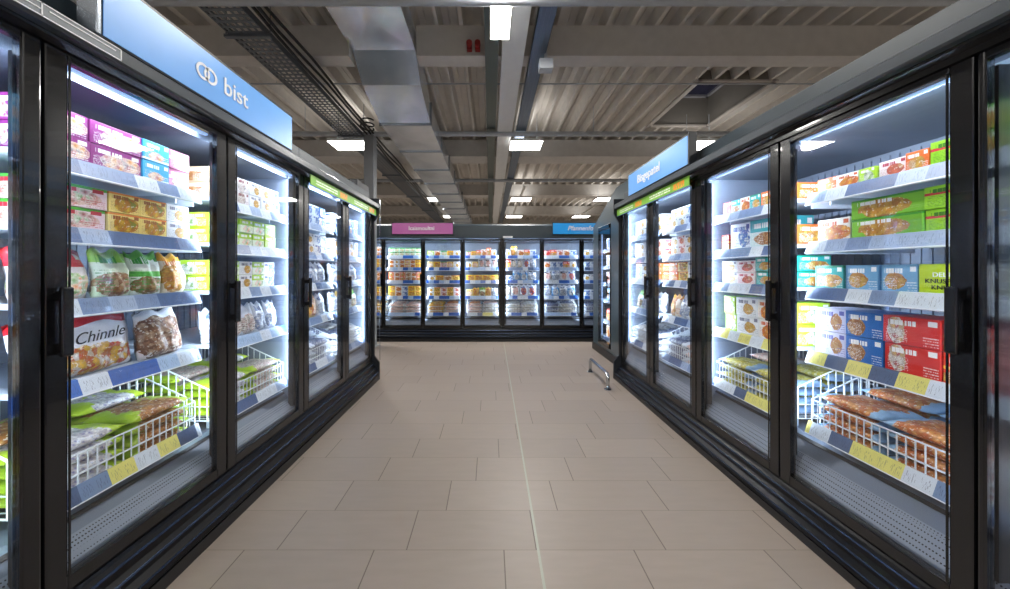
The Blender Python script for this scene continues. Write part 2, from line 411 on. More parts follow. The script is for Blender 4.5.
# perforated cable tray with cables, running the length of the roof
t = empty('cable_tray', (-2.52, 6, 3.84)); tag(t, 'long perforated steel cable tray left of the silver duct', 'cable tray')
bm = bmesh.new(); TW = .19
for sx in (-1, 1):
    box(bm, sx*TW-.006, sx*TW+.006, -9, 11, 0, .07)
bmy = -9
while bmy < 11:
    box(bm, -TW, TW, bmy, bmy+.03, 0, .006); bmy += .075
for k in range(5): box(bm, -TW+.07*k+.03, -TW+.07*k+.055, -9, 11, .001, .005)
link('tray', bm, TRAY, t)
for yy in (-5, -2.5, .1, 2.6, 5.1, 7.6):
    bm = bmesh.new(); box(bm, -TW-.05, TW+.05, yy-.02, yy+.02, -.03, 0)
    for sx in (-1, 1): bar(bm, (sx*(TW+.04), yy, -.03), (sx*(TW+.04), yy, CZ-3.84+.01), .006, 5)
    link('bracket', bm, TRAY, t)
for i, dx in enumerate((-.01, .05, .10)):
    bm = bmesh.new(); pts = []
    for k in range(41):
        yy = -5+k*.5; pts.append((-2.24+dx+.012*math.sin(k*1.7+i), yy, 3.87+.02*i+.015*math.sin(k*.9+i*2)))
    tube(bm, pts, .017, 6); o = link('cable', bm, CABLE)
    tag(o, ['black cable closest to the perforated tray, running along the roof', 'black cable running between two others beside the cable tray',
            'black cable closest to the silver duct, running along the roof'][i], 'cable', 'cables beside the cable tray')
t = empty('cable_coil', (-2.19, 6.0, 3.90)); tag(t, 'small dark coil of cable on the cable run by the left lamp', 'cable')
bm = bmesh.new()
tube(bm, [(.11*math.cos(a*.5), .13*math.sin(a*.5), .02+.006*a) for a in range(26)], .014, 6); link('coil', bm, CABLE, t)
# bluish tray right of the channel
t = empty('cable_duct', (.57, 6, 3.95)); tag(t, 'narrow bluish grey cable tray right of the central roof channel', 'cable tray')
bm = bmesh.new(); box(bm, -.09, .09, -9, 12, 0, .006); box(bm, -.09, -.084, -9, 12, 0, .06); box(bm, .084, .09, -9, 12, 0, .06)
for k in range(3): box(bm, -.06+.045*k, -.045+.045*k, -9, 12, -.006, .001)
link('tray', bm, mat('bluish tray steel', (104, 118, 136), .35, metal=.7), t)
t = empty('cable_channel', (.0, 6, 3.97)); tag(t, 'narrow dark cable channel left of the central roof channel', 'cable tray')
bm = bmesh.new(); box(bm, -.06, .10, -9, 12, 0, .042); box(bm, -.02, -.005, -9, 12, -.01, .001); box(bm, .045, .06, -9, 12, -.01, .001)
link('channel', bm, mat('greenish steel channel', (98, 108, 104), .4, metal=.5), t)
# junction box under the near beam
t = empty('junction_box', (.66, 3.98, 3.80)); tag(t, 'small grey junction box on a short pipe near the roof beam', 'junction box')
bm = bmesh.new(); box(bm, -.08, .08, -.06, .06, -.05, .07, bev=.008); link('housing', bm, PIPE, t)
bm = bmesh.new(); bar(bm, (0, 0, .07), (0, 0, .61), .018, 8); link('pipe', bm, PIPE, t)
t = empty('alarm_sounder', (-.20, 4.05, 4.12)); tag(t, 'small red fixture on the near roof beam beside the linear lamp', 'alarm')
bm = bmesh.new()
for k in (-.05, .05): bar(bm, (k, .03, .0), (k, -.03, .0), .035, 12); box(bm, k-.03, k+.03, .02, .085, -.05, .05)
link('housing', bm, mat('red plastic', (150, 40, 40), .4), t)
# hanging column behind the left row
t = empty('steel_column', (-2.20, 6.18, 0)); tag(t, 'square grey steel column rising beyond the end of the left freezer row', 'column')
bm = bmesh.new(); box(bm, -.09, .09, -.09, .09, .012, 3.853, bev=.01); link('shaft', bm, mat('column grey paint', (140, 144, 148), .5), t)
bm = bmesh.new(); box(bm, -.14, .14, -.14, .14, 0, .012); link('base_plate', bm, mat('column grey paint', (118, 122, 126), .5), t)

# lamps
def lamp_labels(i):
    a = ['square ceiling lamp on the left above the freezers', 'square ceiling lamp just right of the central roof channel', 'square ceiling lamp behind the right blue sign',
         'second row lamp under the silver duct, left', 'second row lamp right of the central channel', 'second row lamp on the right near the grey end unit',
         'farthest row lamp at the end of the silver duct', 'farthest row lamp right of the central channel', 'farthest row lamp above the blue back sign',
         'square lamp over the left freezers beside the camera', 'square lamp over the right freezers beside the camera', 'square lamp behind the camera on the left',
         'square lamp behind the camera at the centre', 'square lamp behind the camera on the right']
    return a[i]
for i, (lx, ly, lz, lw, ll) in enumerate(LAMPS):
    t = empty('ceiling_lamp', (lx, ly, lz)); tag(t, lamp_labels(i), 'ceiling lamp', 'square ceiling lamps')
    bm = bmesh.new(); box(bm, -lw/2, lw/2, -ll/2, ll/2, .004, .05, bev=.006); link('lamp_housing', bm, LAMPF, t)
    bm = bmesh.new(); box(bm, -lw/2+.012, lw/2-.012, -ll/2+.012, ll/2-.012, 0, .004); link('diffuser', bm, LAMPM, t)
    for sx in (-1, 1):
        bm = bmesh.new(); bar(bm, (sx*lw*.35, 0, .05), (sx*lw*.35, 0, CZ-lz+.01), .005, 5); link('suspension', bm, PIPE, t)
    area_light('light', (0, 0, -.006), (lw*.96, ll*.96), LAMP_W, (1, .97, .93), parent=t)
    area_light('deck_fill_light', (0, 0, .056), (lw*.8, ll*.8), UP_W, (1, .97, .93), (PI, 0, 0), t)  # added fill above the housing, brightens the roof deck
lx, ly, lz, lw, ll = LINEAR
t = empty('linear_lamp', (lx, ly, lz)); tag(t, 'bright linear lamp beside the central channel at the top of the photo', 'ceiling lamp')
bm = bmesh.new(); box(bm, -lw/2, lw/2, -ll/2, ll/2, .004, .034, bev=.004); link('lamp_housing', bm, LAMPF, t)
bm = bmesh.new(); box(bm, -lw/2+.004, lw/2-.004, -ll/2+.004, ll/2-.004, 0, .004); link('diffuser', bm, LAMPM, t)
area_light('light', (0, 0, -.006), (lw*.96, ll*.98), LAMP_W, (1, .96, .9), parent=t)
for xr, nm in ((-1.78, 'thin white lamp rail under the silver duct'), (1.02, 'thin white lamp rail right of the central channel'), (4.0, 'thin white lamp rail above the right end unit')):
    t = empty('lamp_rail', (xr, 12.8, 3.87)); tag(t, nm, 'lamp rail', 'rails carrying the far lamps')
    bm = bmesh.new(); box(bm, -.03, .03, -2.9, 3.2, -.02, .02); link('rail', bm, LAMPF, t)
    for yy in (-2.5, 0, 2.6):
        bm = bmesh.new(); bar(bm, (0, yy, .02), (0, yy, CZ-3.87+.01), .006, 5); link('hanger', bm, PIPE, t)

# ------------------------------------------------------------------ freezer cabinets
P = .785                                # width of one door bay
SHELVES = [1.815, 1.547, 1.265, .950]   # shelf tops
SHELF_Y = .13                           # shelf front behind the glass plane
DEEP = .86
STILE = .067
def make_cabinet(loc, rotz, n, label, glass_top=2.12, head=2.17, top=2.37, shelves=SHELVES, handle='left', style='side', rails=None, depth=DEEP, led_end=True, lit=range(99), gw=.067, edges={}, ledk=1.0, zb=.30, tube_at=None):
    root = empty('freezer_cabinet', loc, rotz); tag(root, label, 'freezer cabinet')
    L = n*P
    # insulated shell
    bm = bmesh.new()
    box(bm, 0, L, depth-.05, depth, .16, head); box(bm, 0, L, .02, depth-.05, .16, .22)
    box(bm, 0, .02, .02, depth-.05, .22, head); box(bm, L-.02, L, .02, depth-.05, .22, head)
    box(bm, 0, L, .02, depth, head, head+.05); box(bm, .01, L-.01, .08, depth-.02, .0, .16)
    link('cabinet_body', bm, DARK, root)
    bm = bmesh.new()
    box(bm, .021, L-.021, depth-.08, depth-.051, .23, head-.01)
    box(bm, .021, .03, .06, depth-.08, .23, head-.01); box(bm, L-.03, L-.021, .06, depth-.08, .23, head-.01)
    k = 0.05
    while k < L-.03:                    # air slots standing proud of the back liner
        box(bm, k, k+.012, depth-.088, depth-.08, .45, head-.08); k += .05
    link('interior_liner', bm, LINER, root)
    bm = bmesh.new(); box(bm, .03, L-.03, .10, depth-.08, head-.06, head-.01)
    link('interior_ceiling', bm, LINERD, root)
    # bumper and kick plate
    bm = bmesh.new()
    prof = [(.04, .235), (-.004, .235), (-.012, .222), (-.032, .212), (-.036, .172), (-.058, .160), (-.062, .128), (-.092, .112), (-.098, .078), (-.084, .064), (-.050, .060), (.04, .060)]
    kz = (zb-.055)/.245; pz = lambda pr: [(a_, b_*kz) for a_, b_ in pr]
    extrude_profile(bm, pz(prof), 0, L); link('bumper', bm, RUB, root)
    bm = bmesh.new(); extrude_profile(bm, pz([(-.0985, .106), (-.096, .112), (-.093, .112), (-.0955, .104)]), .001, L-.001); extrude_profile(bm, pz([(-.0625, .150), (-.060, .158), (-.057, .160), (-.0595, .148)]), .001, L-.001)
    extrude_profile(bm, pz([(-.0365, .205), (-.033, .213), (-.030, .213), (-.034, .203)]), .001, L-.001)
    link('bumper_highlight', bm, EDGE, root)  # thin bluish strips stand in for highlight lines along the bumper ridges
    bm = bmesh.new(); box(bm, 0, L, -.092, .04, 0, .060*kz); link('kick_plate', bm, KICK, root)
    # header
    if style == 'side':
        bm = bmesh.new(); extrude_profile(bm, [(.02, head), (-.085, head), (-.092, head+.008), (-.092, head+.052), (-.080, head+.062), (.02, head+.062)], 0, L)
        link('header_band', bm, BANDM, root)
        bm = bmesh.new()
        extrude_profile(bm, [(.02, glass_top+.03), (-.02, glass_top+.03), (-.022, head), (.02, head)], 0, L)
        extrude_profile(bm, [(-.02, head-.022), (-.05, head-.012), (-.052, head-.001), (-.02, head-.001)], 0, L)
        link('upper_rail', bm, BLACK, root)
        bm = bmesh.new(); box(bm, 0, L, .03, depth, head+.0625, top, bev=.006); link('top_box', bm, FASCIA, root)
    else:
        bm = bmesh.new(); extrude_profile(bm, [(.05, glass_top+.045), (-.05, glass_top+.045), (-.07, glass_top+.06), (-.07, top-.03), (-.05, top), (.05, top)], 0, L)
        link('fascia', bm, FASCIA, root)
        bm = bmesh.new(); box(bm, 0, L, .05, depth, head+.051, top-.01); link('top_box', bm, DARK, root)
    # lower deck: sloping sill, grille and air duct
    bm = bmesh.new(); extrude_profile(bm, [(.035, .235), (.035, zb), (.13, .42), (.16, .44), (depth-.09, .44), (depth-.09, .235)], .032, L-.032)
    o = link('lower_deck', bm, mat('brushed steel deck', (120, 130, 146), .3, metal=.5), root)
    bm = bmesh.new(); extrude_profile(bm, [(.036, zb+.005), (.034, zb+.009), (.090, zb+.009+(.42-zb)*.58), (.093, zb+.005+(.42-zb)*.58)], .04, L-.04); link('air_grille', bm, GRILLE, root)
    bm = bmesh.new(); extrude_profile(bm, [(.120, .413), (.117, .4165), (.129, .430), (.133, .427)], .04, L-.04); link('drip_lip', bm, KICK, root)
    # lights
    for i in range(n+1):
        if not any(q in lit for q in (i, i-1)): continue
        xm = min(max(i*P, .05), L-.05)
        bm = bmesh.new(); box(bm, xm-.026, xm+.026, .03, .055 if i == tube_at else .0700, .33, glass_top-.02); link('mullion_post', bm, DARK, root)
        if led_end or 0 < i < n:
            bm = bmesh.new(); box(bm, xm-.028, xm+.028, .0555, .068, .49, glass_top-.03, bev=.004) if i == tube_at else box(bm, xm-.022, xm+.022, .0702, .0715, .49, glass_top-.03); led = link('led_strip', bm, LEDM, root)
            area_light('led_light', (xm, .0735, (.49+glass_top)/2), (.050, glass_top-.53), LED_W*ledk, (.74, .87, 1), (PI/2, 0, PI) if False else (PI/2, 0, 0), root)
    # ones facing into the cabinet: area lights shine along local -Z; rotate so that it points to +y
    for i in range(n):
        if i not in lit: continue
        x0 = i*P
        # top strip light
        bm = bmesh.new(); extrude_profile(bm, [(.050, glass_top+.004), (.066, glass_top+.004), (.066, glass_top+.02), (.050, glass_top+.02)], x0+.06, x0+P-.06); link('top_light_strip', bm, LEDM, root)
        area_light('top_light', (x0+P/2, .072, glass_top+.004), (P-.14, .035), TOP_W*ledk, (.74, .87, 1), (math.radians(72), 0, 0), root)
        # shelves
        for j, zt in enumerate(shelves):
            rows = rails or 'wwwy'
            bm = bmesh.new(); sd = depth-.10 if j > 1 else depth-.16
            box(bm, x0+.05, x0+P-.05, SHELF_Y, sd, zt-.022, zt, bev=.003)
            for sx in (x0+.05, x0+P-.058): box(bm, sx, sx+.008, SHELF_Y+.1, sd, zt-.06, zt-.022)
            s = link('shelf', bm, SHELFM, root)
            bm = bmesh.new(); extrude_profile(bm, [(SHELF_Y-.002, zt+.006), (SHELF_Y-.012, zt+.004), (SHELF_Y-.036, zt-.062), (SHELF_Y-.028, zt-.066), (SHELF_Y-.002, zt-.02)], x0+.045, x0+P-.045)
            rm = {'w': RAILW, 'y': RAILY, 'b': RAILB}[rows[j]]
            link('price_rail', bm, rm[(i+j) % len(rm)], s)
        # door: frame with pane and handle
        ga, gb = edges.get(i, (gw, gw)); g0, g1, zt = x0+ga, x0+P-gb, glass_top
        bm = bmesh.new(); a, b = x0+.004, x0+P-.004
        box(bm, a, g0, -.010, .026, zb-.055, zt+.03, bev=.005); box(bm, g1, b, -.010, .026, zb-.055, zt+.03, bev=.005)
        box(bm, g0, g1, -.010, .026, zb-.055, zb, bev=.005); box(bm, g0, g1, -.010, .026, zt, zt+.03, bev=.005)
        for q in (g0, g1-.008): box(bm, q, q+.006, -.0125, -.009, zb, zt)
        dr = link('door', bm, BLACK, root)
        bm = bmesh.new(); v = [bm.verts.new(p) for p in ((g0-.004, -.002, zb-.004), (g1+.004, -.002, zb-.004), (g1+.004, -.002, zt+.004), (g0-.004, -.002, zt+.004))]
        bm.faces.new(v); r_ = bmesh.ops.extrude_face_region(bm, geom=bm.faces[:])
        for q in r_['geom']:
            if isinstance(q, bmesh.types.BMVert): q.co.y = .012
        link('glass_pane', bm, GLASS, dr)
        hx_ = x0+.038 if handle == 'left' else x0+P-.038
        bm = bmesh.new(); box(bm, hx_-.016, hx_+.016, -.050, -.032, 1.085, 1.325, bev=.007); box(bm, hx_-.012, hx_+.012, -.036, -.008, 1.10, 1.13); box(bm, hx_-.012, hx_+.012, -.036, -.008, 1.28, 1.31)
        link('handle', bm, BLACK, dr)
    return root
# ------------------------------------------------------------------ products
def carton_mesh(name, W, H, D, m):
    bm = bmesh.new(); g = .003
    box(bm, -W/2+g/2, W/2-g/2, 0, D, 0, H-.002, bev=.0025)
    # tuck flap line at each end
    box(bm, -W/2+g/2-.0006, -W/2+g/2, .01, D-.01, H*.3, H*.3+.002)
    bmesh.ops.recalc_face_normals(bm, faces=bm.faces)
    me = bpy.data.meshes.new(name); bm.to_mesh(me); bm.free(); me.materials.append(m); return me
def bag_mesh(name, W, H, T, m, seed=0, seal=None, pinch=.9):
    """pillow bag standing on its base: fat belly, crimped seal along the top"""
    rnd = random.Random(seed); ph = [rnd.uniform(0, 6.28) for _ in range(8)]
    bm = bmesh.new(); nx, nz = 14, 14
    def thick(u, v):
        e = max(0, 1-abs(u)**5)**.7
        prof = (min(1, (v+.02)/.16))**.5 * max(.0, min(1, (1.0-v)/.42))**.7
        wob = 1 + .16*math.sin(5*u+ph[0]) * math.sin(7*v+ph[1]) + .10*math.sin(11*u+ph[2]+5*v) + .07*math.sin(17*v+ph[3]+3*u)
        return max(.0012, T/2*e*prof*wob)
    G = {}
    for s in (-1, 1):
        for i in range(nx+1):
            for j in range(nz+1):
                u = -1+2*i/nx; v = j/nz
                edge = i in (0, nx) or j == nz
                key = (0 if edge else s, i, j)
                if key in G: continue
                wx = W/2*(1 - .03*math.sin(PI*v) - .015*math.sin(9*v+ph[4]))
                top = .012*math.sin(6*u+ph[5])*v
                t = 0 if edge else thick(u, v)
                lean = T*.35*v*v
                G[key] = bm.verts.new((u*wx, T/2 + s*t + lean, v*H + top*(1 if v > .6 else 0)))
    for s in (-1, 1):
        for i in range(nx):
            for j in range(nz):
                q = []
                for a, b in ((i, j), (i+1, j), (i+1, j+1), (i, j+1)):
                    e = a in (0, nx) or b == nz
                    q.append(G[(0 if e else s, a, b)])
                if len(set(q)) == 4:
                    f = bm.faces.new(q); f.smooth = True
                    if seal and j >= nz-2: f.material_index = 1
    # close the base
    for i in range(nx):
        q = [G[(0 if k in (0, nx) else s, k, 0)] for k, s in ((i, -1), (i+1, -1), (i+1, 1), (i, 1))]
        q2 = []
        for v_ in q:
            if v_ not in q2: q2.append(v_)
        if len(q2) > 2: bm.faces.new(q2)
    bmesh.ops.recalc_face_normals(bm, faces=bm.faces)
    me = bpy.data.meshes.new(name); bm.to_mesh(me); bm.free(); me.materials.append(m)
    if seal: me.materials.append(seal)
    return me
def flatbag_mesh(name, W, D, T, m, seed=0):
    """bag lying flat: W across, D deep, T thick, soft lumpy pillow"""
    rnd = random.Random(seed); ph = [rnd.uniform(0, 6.28) for _ in range(8)]
    bm = bmesh.new(); n = 12; G = {}
    for s in (-1, 1):
        for i in range(n+1):
            for j in range(n+1):
                u = -1+2*i/n; v = -1+2*j/n; edge = i in (0, n) or j in (0, n); key = (0 if edge else s, i, j)
                if key in G: continue
                t = 0 if edge else T/2*(1-abs(u)**4)**.6*(1-abs(v)**4)**.6*(1+(.22*math.sin(4*u+ph[0])*math.sin(5*v+ph[1])+.12*math.sin(10*u+ph[2]+4*v) if s > 0 else 0))
                G[key] = bm.verts.new((u*W/2*(1-.04*math.cos(v*1.5)), D/2+v*D/2, T/2+s*t+.004*math.sin(5*u+ph[3])*(1 if edge else 0)))
    for s in (-1, 1):
        for i in range(n):
            for j in range(n):
                q = [G[(0 if (a in (0, n) or b in (0, n)) else s, a, b)] for a, b in ((i, j), (i+1, j), (i+1, j+1), (i, j+1))]
                if len(set(q)) == 4:
                    try: bm.faces.new(q).smooth = True
                    except ValueError: pass
    bmesh.ops.recalc_face_normals(bm, faces=bm.faces)
    me = bpy.data.meshes.new(name); bm.to_mesh(me); bm.free(); me.materials.append(m); return me

R_, O_, Y_, G_, B_, W_, P_, T_ = (196, 30, 36), (232, 120, 30), (248, 204, 40), (70, 160, 40), (40, 90, 190), (244, 244, 246), (130, 40, 110), (40, 160, 160)
FRUIT = [(190, 30, 50), (230, 150, 40), (120, 40, 90)]; CHERRY = [(200, 20, 40), (160, 10, 40), (90, 160, 60)]
FRIES = [(244, 190, 84), (232, 156, 60), (196, 116, 52)]; BREAD = [(206, 140, 76), (176, 106, 56), (232, 186, 128)]
VEG = [(90, 160, 50), (240, 130, 40), (200, 210, 90)]; BERRY = [(60, 60, 130), (40, 40, 100), (110, 100, 170)]
FISH = [(230, 160, 90), (240, 200, 150), (200, 120, 60)]; DARKM = [(110, 30, 40), (70, 20, 36), (150, 60, 60)]
PASTA = [(244, 206, 110), (240, 170, 60), (220, 90, 50)]
K = {   # key: (wording, kind noun, builder arguments)
 'purple': ('purple', 'fruit carton', dict(base=(150, 52, 128), food=FRUIT, second=None)),
 'cyan': ('bright blue', 'ice carton', dict(base=(70, 170, 216), food=FRUIT, fpos=(.5, .3, .3, .2), band=(240, 248, 252), bandz=(.04, .14))),
 'pink': ('pink and white', 'dessert carton', dict(base=(214, 120, 160), food=CHERRY, band=(240, 236, 240), bandz=(.5, .66))),
 'tan': ('brown and white', 'pastry carton', dict(base=(214, 186, 150), food=BREAD)),
 'cherry': ('white', 'cherry carton', dict(base=(240, 214, 222), food=CHERRY, fpos=(.55, .45, .38, .4), band=(80, 170, 60), bandz=(.86, 1.1), text=(190, 40, 60))),
 'yellowf': ('yellow', 'fruit carton', dict(base=(246, 222, 130), food=[(230, 150, 40), (246, 200, 50), (130, 170, 60)], fpos=(.55, .45, .38, .4), band=(236, 140, 60), bandz=(.9, 1.1), text=(160, 90, 40))),
 'whitef': ('white', 'dairy carton', dict(base=(238, 238, 240), food=[(230, 170, 60), (250, 220, 120)], fpos=(.6, .4, .25, .3), text=(120, 120, 140))),
 'lime': ('lime green', 'vegetable carton', dict(base=(176, 216, 50), food=[(244, 248, 230), (120, 170, 50), (250, 252, 240)], fpos=(.6, .4, .3, .35))),
 'limew': ('white and lime', 'vegetable carton', dict(base=(236, 244, 214), food=VEG, band=(170, 212, 50), bandz=(.55, 1.1), fpos=(.6, .3, .35, .25))),
 'maroon': ('maroon and white', 'meal carton', dict(base=(226, 216, 216), food=DARKM, fpos=(.4, .5, .34, .48), fscale=30, text=(120, 40, 50))),
 'whiteb': ('white and blue', 'fish carton', dict(base=(228, 236, 246), food=[(60, 110, 200), (240, 246, 252), (120, 170, 220)], fpos=(.7, .45, .28, .4), text=(40, 80, 160))),
 'blue': ('blue', 'fish carton', dict(base=(44, 110, 190), food=BREAD, fpos=(.3, .4, .24, .36))),
 'blue2': ('light blue', 'fish carton', dict(base=(120, 176, 220), food=FRIES, fpos=(.4, .4, .3, .3), text=(250, 252, 255))),
 'teal': ('teal', 'snack carton', dict(base=(40, 170, 170), food=FRIES, fpos=(.6, .35, .35, .28), band=(10, 140, 110), bandz=(.9, 1.1))),
 'tealw': ('teal and white', 'fish carton', dict(base=(210, 232, 236), food=BREAD, fpos=(.55, .3, .4, .22), band=(60, 176, 190), bandz=(.55, 1.1))),
 'red': ('red', 'pizza carton', dict(base=(214, 48, 42), food=[(246, 236, 226), (230, 180, 90), (190, 40, 40)], fpos=(.25, .5, .16, .5))),
 'redor': ('red and orange', 'pizza carton', dict(base=(222, 60, 40), food=FRIES, band=(250, 200, 60), bandz=(.46, .56), fpos=(.5, .2, .6, .22))),
 'orange': ('orange', 'snack carton', dict(base=(232, 112, 44), food=FRIES, fpos=(.5, .4, .35, .3))),
 'orangew': ('white and orange', 'snack carton', dict(base=(240, 236, 230), food=[(236, 130, 40), (250, 180, 60), (222, 80, 40)], fpos=(.6, .35, .42, .36), text=(200, 90, 40))),
 'green': ('green', 'fried chicken carton', dict(base=(126, 196, 46), food=FRIES, fpos=(.48, .42, .36, .46), band=(70, 160, 50), bandz=(.9, 1.1), fscale=36, small=False)),
 'greenp': ('bright green', 'vegetable carton', dict(base=(150, 208, 40), food=[(224, 240, 170), (90, 160, 40)], fpos=(.7, .5, .18, .3), band=(210, 40, 60), bandz=(.6, .72), text=(60, 120, 30))),
 'lilac': ('pale lilac', 'pastry carton', dict(base=(206, 206, 232), food=BREAD, fpos=(.7, .45, .18, .36), text=(90, 90, 170))),
 'limetext': ('lime green', 'slogan carton', dict(base=(196, 222, 40), food=None, title=None, small=False)),
 'orwhite': ('white and pink', 'dough carton', dict(base=(240, 226, 226), food=[(230, 110, 80), (246, 200, 150)], fpos=(.6, .4, .3, .3), text=(180, 60, 80))),
 'yellow': ('yellow', 'pasta carton', dict(base=(248, 206, 50), food=PASTA, text=(200, 60, 30))),
 'yellowr': ('yellow and red', 'meal carton', dict(base=(248, 224, 140), food=[(210, 40, 40), (246, 180, 50), (250, 240, 210)], fpos=(.5, .4, .4, .4), text=(190, 60, 40))),
 'greenw': ('white and green', 'vegetable carton', dict(base=(226, 240, 228), food=VEG, band=(70, 170, 90), bandz=(.8, 1.1), text=(40, 110, 60))),
}
KB = {
 'b_red': ('red topped', 'vegetable bag', dict(base=(232, 222, 222), food=VEG+[], band=(206, 44, 56), bandz=(.6, 1.1), fpos=(.5, .25, .5, .26), text=(246, 246, 246), fscale=55), (196, 40, 50)),
 'b_green': ('pale green', 'vegetable bag', dict(base=(226, 240, 216), food=[(200, 150, 110), (150, 90, 60), (236, 220, 180)], band=(150, 206, 90), bandz=(.7, 1.1), fpos=(.5, .25, .5, .26), text=(70, 150, 60), fscale=60), (150, 200, 90)),
 'b_green2': ('green and white', 'vegetable bag', dict(base=(236, 244, 236), food=[(200, 160, 110), (150, 100, 60), (110, 160, 70)], band=(96, 190, 80), bandz=(.4, .52), fpos=(.5, .2, .5, .2), text=(60, 150, 60), fscale=60), (110, 190, 80)),
 'b_orange': ('orange and white', 'potato bag', dict(base=(240, 226, 206), food=FRIES, band=(240, 170, 60), bandz=(.78, 1.1), fpos=(.35, .35, .36, .36), text=(210, 120, 50), fscale=50), (240, 176, 60)),
 'b_fruit': ('clear red edged', 'mixed vegetable bag', dict(base=(226, 228, 236), food=[(240, 190, 70), (200, 50, 54), (226, 226, 232)], fpos=(.5, .25, .48, .24), text=(236, 238, 244), title=None, fscale=42, small=False), (206, 30, 40)),
 'b_fries': ('clear', 'brown strip bag', dict(base=(226, 222, 222), food=[(168, 120, 90), (206, 176, 150), (120, 80, 60)], fpos=(.5, .42, .55, .5), title=None, small=False, fscale=60), (230, 232, 238)),
 'b_white': ('white', 'frozen food bag', dict(base=(236, 240, 246), food=[(190, 200, 220), (240, 246, 250), (150, 160, 190)], fpos=(.5, .3, .5, .3), text=(90, 110, 160), fscale=50), (232, 236, 244)),
 'b_dark': ('clear', 'dark berry bag', dict(base=(220, 224, 234), food=DARKM, fpos=(.5, .3, .5, .34), title=None, fscale=70), (230, 234, 240)),
 'b_brown': ('white and brown', 'mushroom bag', dict(base=(230, 228, 226), food=BREAD, fpos=(.5, .35, .45, .36), text=(120, 90, 70), fscale=60), (228, 228, 230)),
 'b_yellow': ('yellow', 'potato bag', dict(base=(240, 200, 90), food=FRIES, text=(200, 70, 30)), (240, 196, 70)),
 'b_redw': ('white and red', 'meat bag', dict(base=(240, 240, 244), food=[(206, 40, 50), (230, 90, 70), (170, 30, 40)], fpos=(.55, .45, .3, .35), text=(30, 30, 40)), (240, 240, 244)),
 'b_orw': ('white and orange', 'fruit bag', dict(base=(238, 242, 250), food=[(240, 120, 40), (230, 60, 40), (60, 110, 190)], fpos=(.5, .42, .3, .34), text=(40, 100, 180)), (236, 240, 250)),
 'b_blue': ('blue and white', 'fish bag', dict(base=(90, 160, 220), food=[(240, 246, 252), (210, 226, 240), (60, 90, 160)], fpos=(.5, .35, .35, .3)), (236, 240, 250)),
 'b_bw': ('white and black', 'seafood bag', dict(base=(238, 240, 244), food=[(60, 56, 60), (150, 110, 80), (200, 180, 160)], fpos=(.5, .4, .34, .42), text=(20, 20, 24)), (238, 240, 244)),
}
KF = {  # flat bags for the baskets
 'f_lime': ('lime green', 'vegetable bag', dict(base=(186, 216, 50), food=[(86, 80, 160), (60, 60, 130), (210, 216, 240)], fpos=(.5, .5, .3, .5), title=None, small=False, fscale=70)),
 'f_limeo': ('lime and brown', 'potato bag', dict(base=(170, 204, 50), food=[(200, 130, 60), (228, 170, 90), (160, 96, 40)], fpos=(.5, .5, .36, .5), title=None, small=False, fscale=50)),
 'f_red': ('lime and red', 'berry bag', dict(base=(184, 216, 50), food=DARKM, fpos=(.5, .5, .38, .6), title=None, small=False, fscale=70)),
 'f_white': ('white and blue', 'frozen food bag', dict(base=(228, 234, 244), food=[(120, 130, 170), (190, 200, 226), (90, 96, 140)], fpos=(.5, .5, .4, .6), title=None, small=False)),
 'f_fries': ('blue and orange', 'potato bag', dict(base=(150, 190, 226), food=[(232, 130, 60), (206, 96, 44), (244, 176, 100)], fpos=(.5, .5, .38, .6), title=None, small=False, fscale=60)),
 'f_blue': ('blue and yellow', 'potato bag', dict(base=(150, 180, 214), food=[(230, 220, 90), (240, 236, 190), (196, 180, 60)], fpos=(.5, .5, .4, .6), title=None, small=False)),
 'f_redw': ('white and red', 'meat bag', dict(base=(236, 232, 232), food=[(190, 60, 50), (226, 150, 120), (150, 40, 40)], fpos=(.5, .5, .42, .6), title=None, small=False, fscale=40)),
 'f_yel': ('yellow', 'potato bag', dict(base=(244, 196, 60), food=FRIES, fpos=(.5, .5, .4, .6), title=None, small=False)),
 'f_bw': ('black and white', 'seafood bag', dict(base=(226, 230, 238), food=[(50, 54, 70), (120, 130, 150), (210, 216, 226)], fpos=(.5, .5, .45, .6), title=None, small=False, fscale=30)),
}
MESH = {}
ORD = ['first', 'second', 'third', 'fourth', 'fifth', 'sixth', 'seventh', 'eighth', 'ninth', 'tenth']
SHN = ['top shelf', 'second shelf', 'third shelf', 'fourth shelf']
def put(me, name, M, label, cat, group):
    o = link_mesh(name, me); o.matrix_world = M; tag(o, label, cat, group); return o
def root_matrix(root): return Matrix.Translation(root.location) @ Matrix.Rotation(root.rotation_euler.z, 4, 'Z')
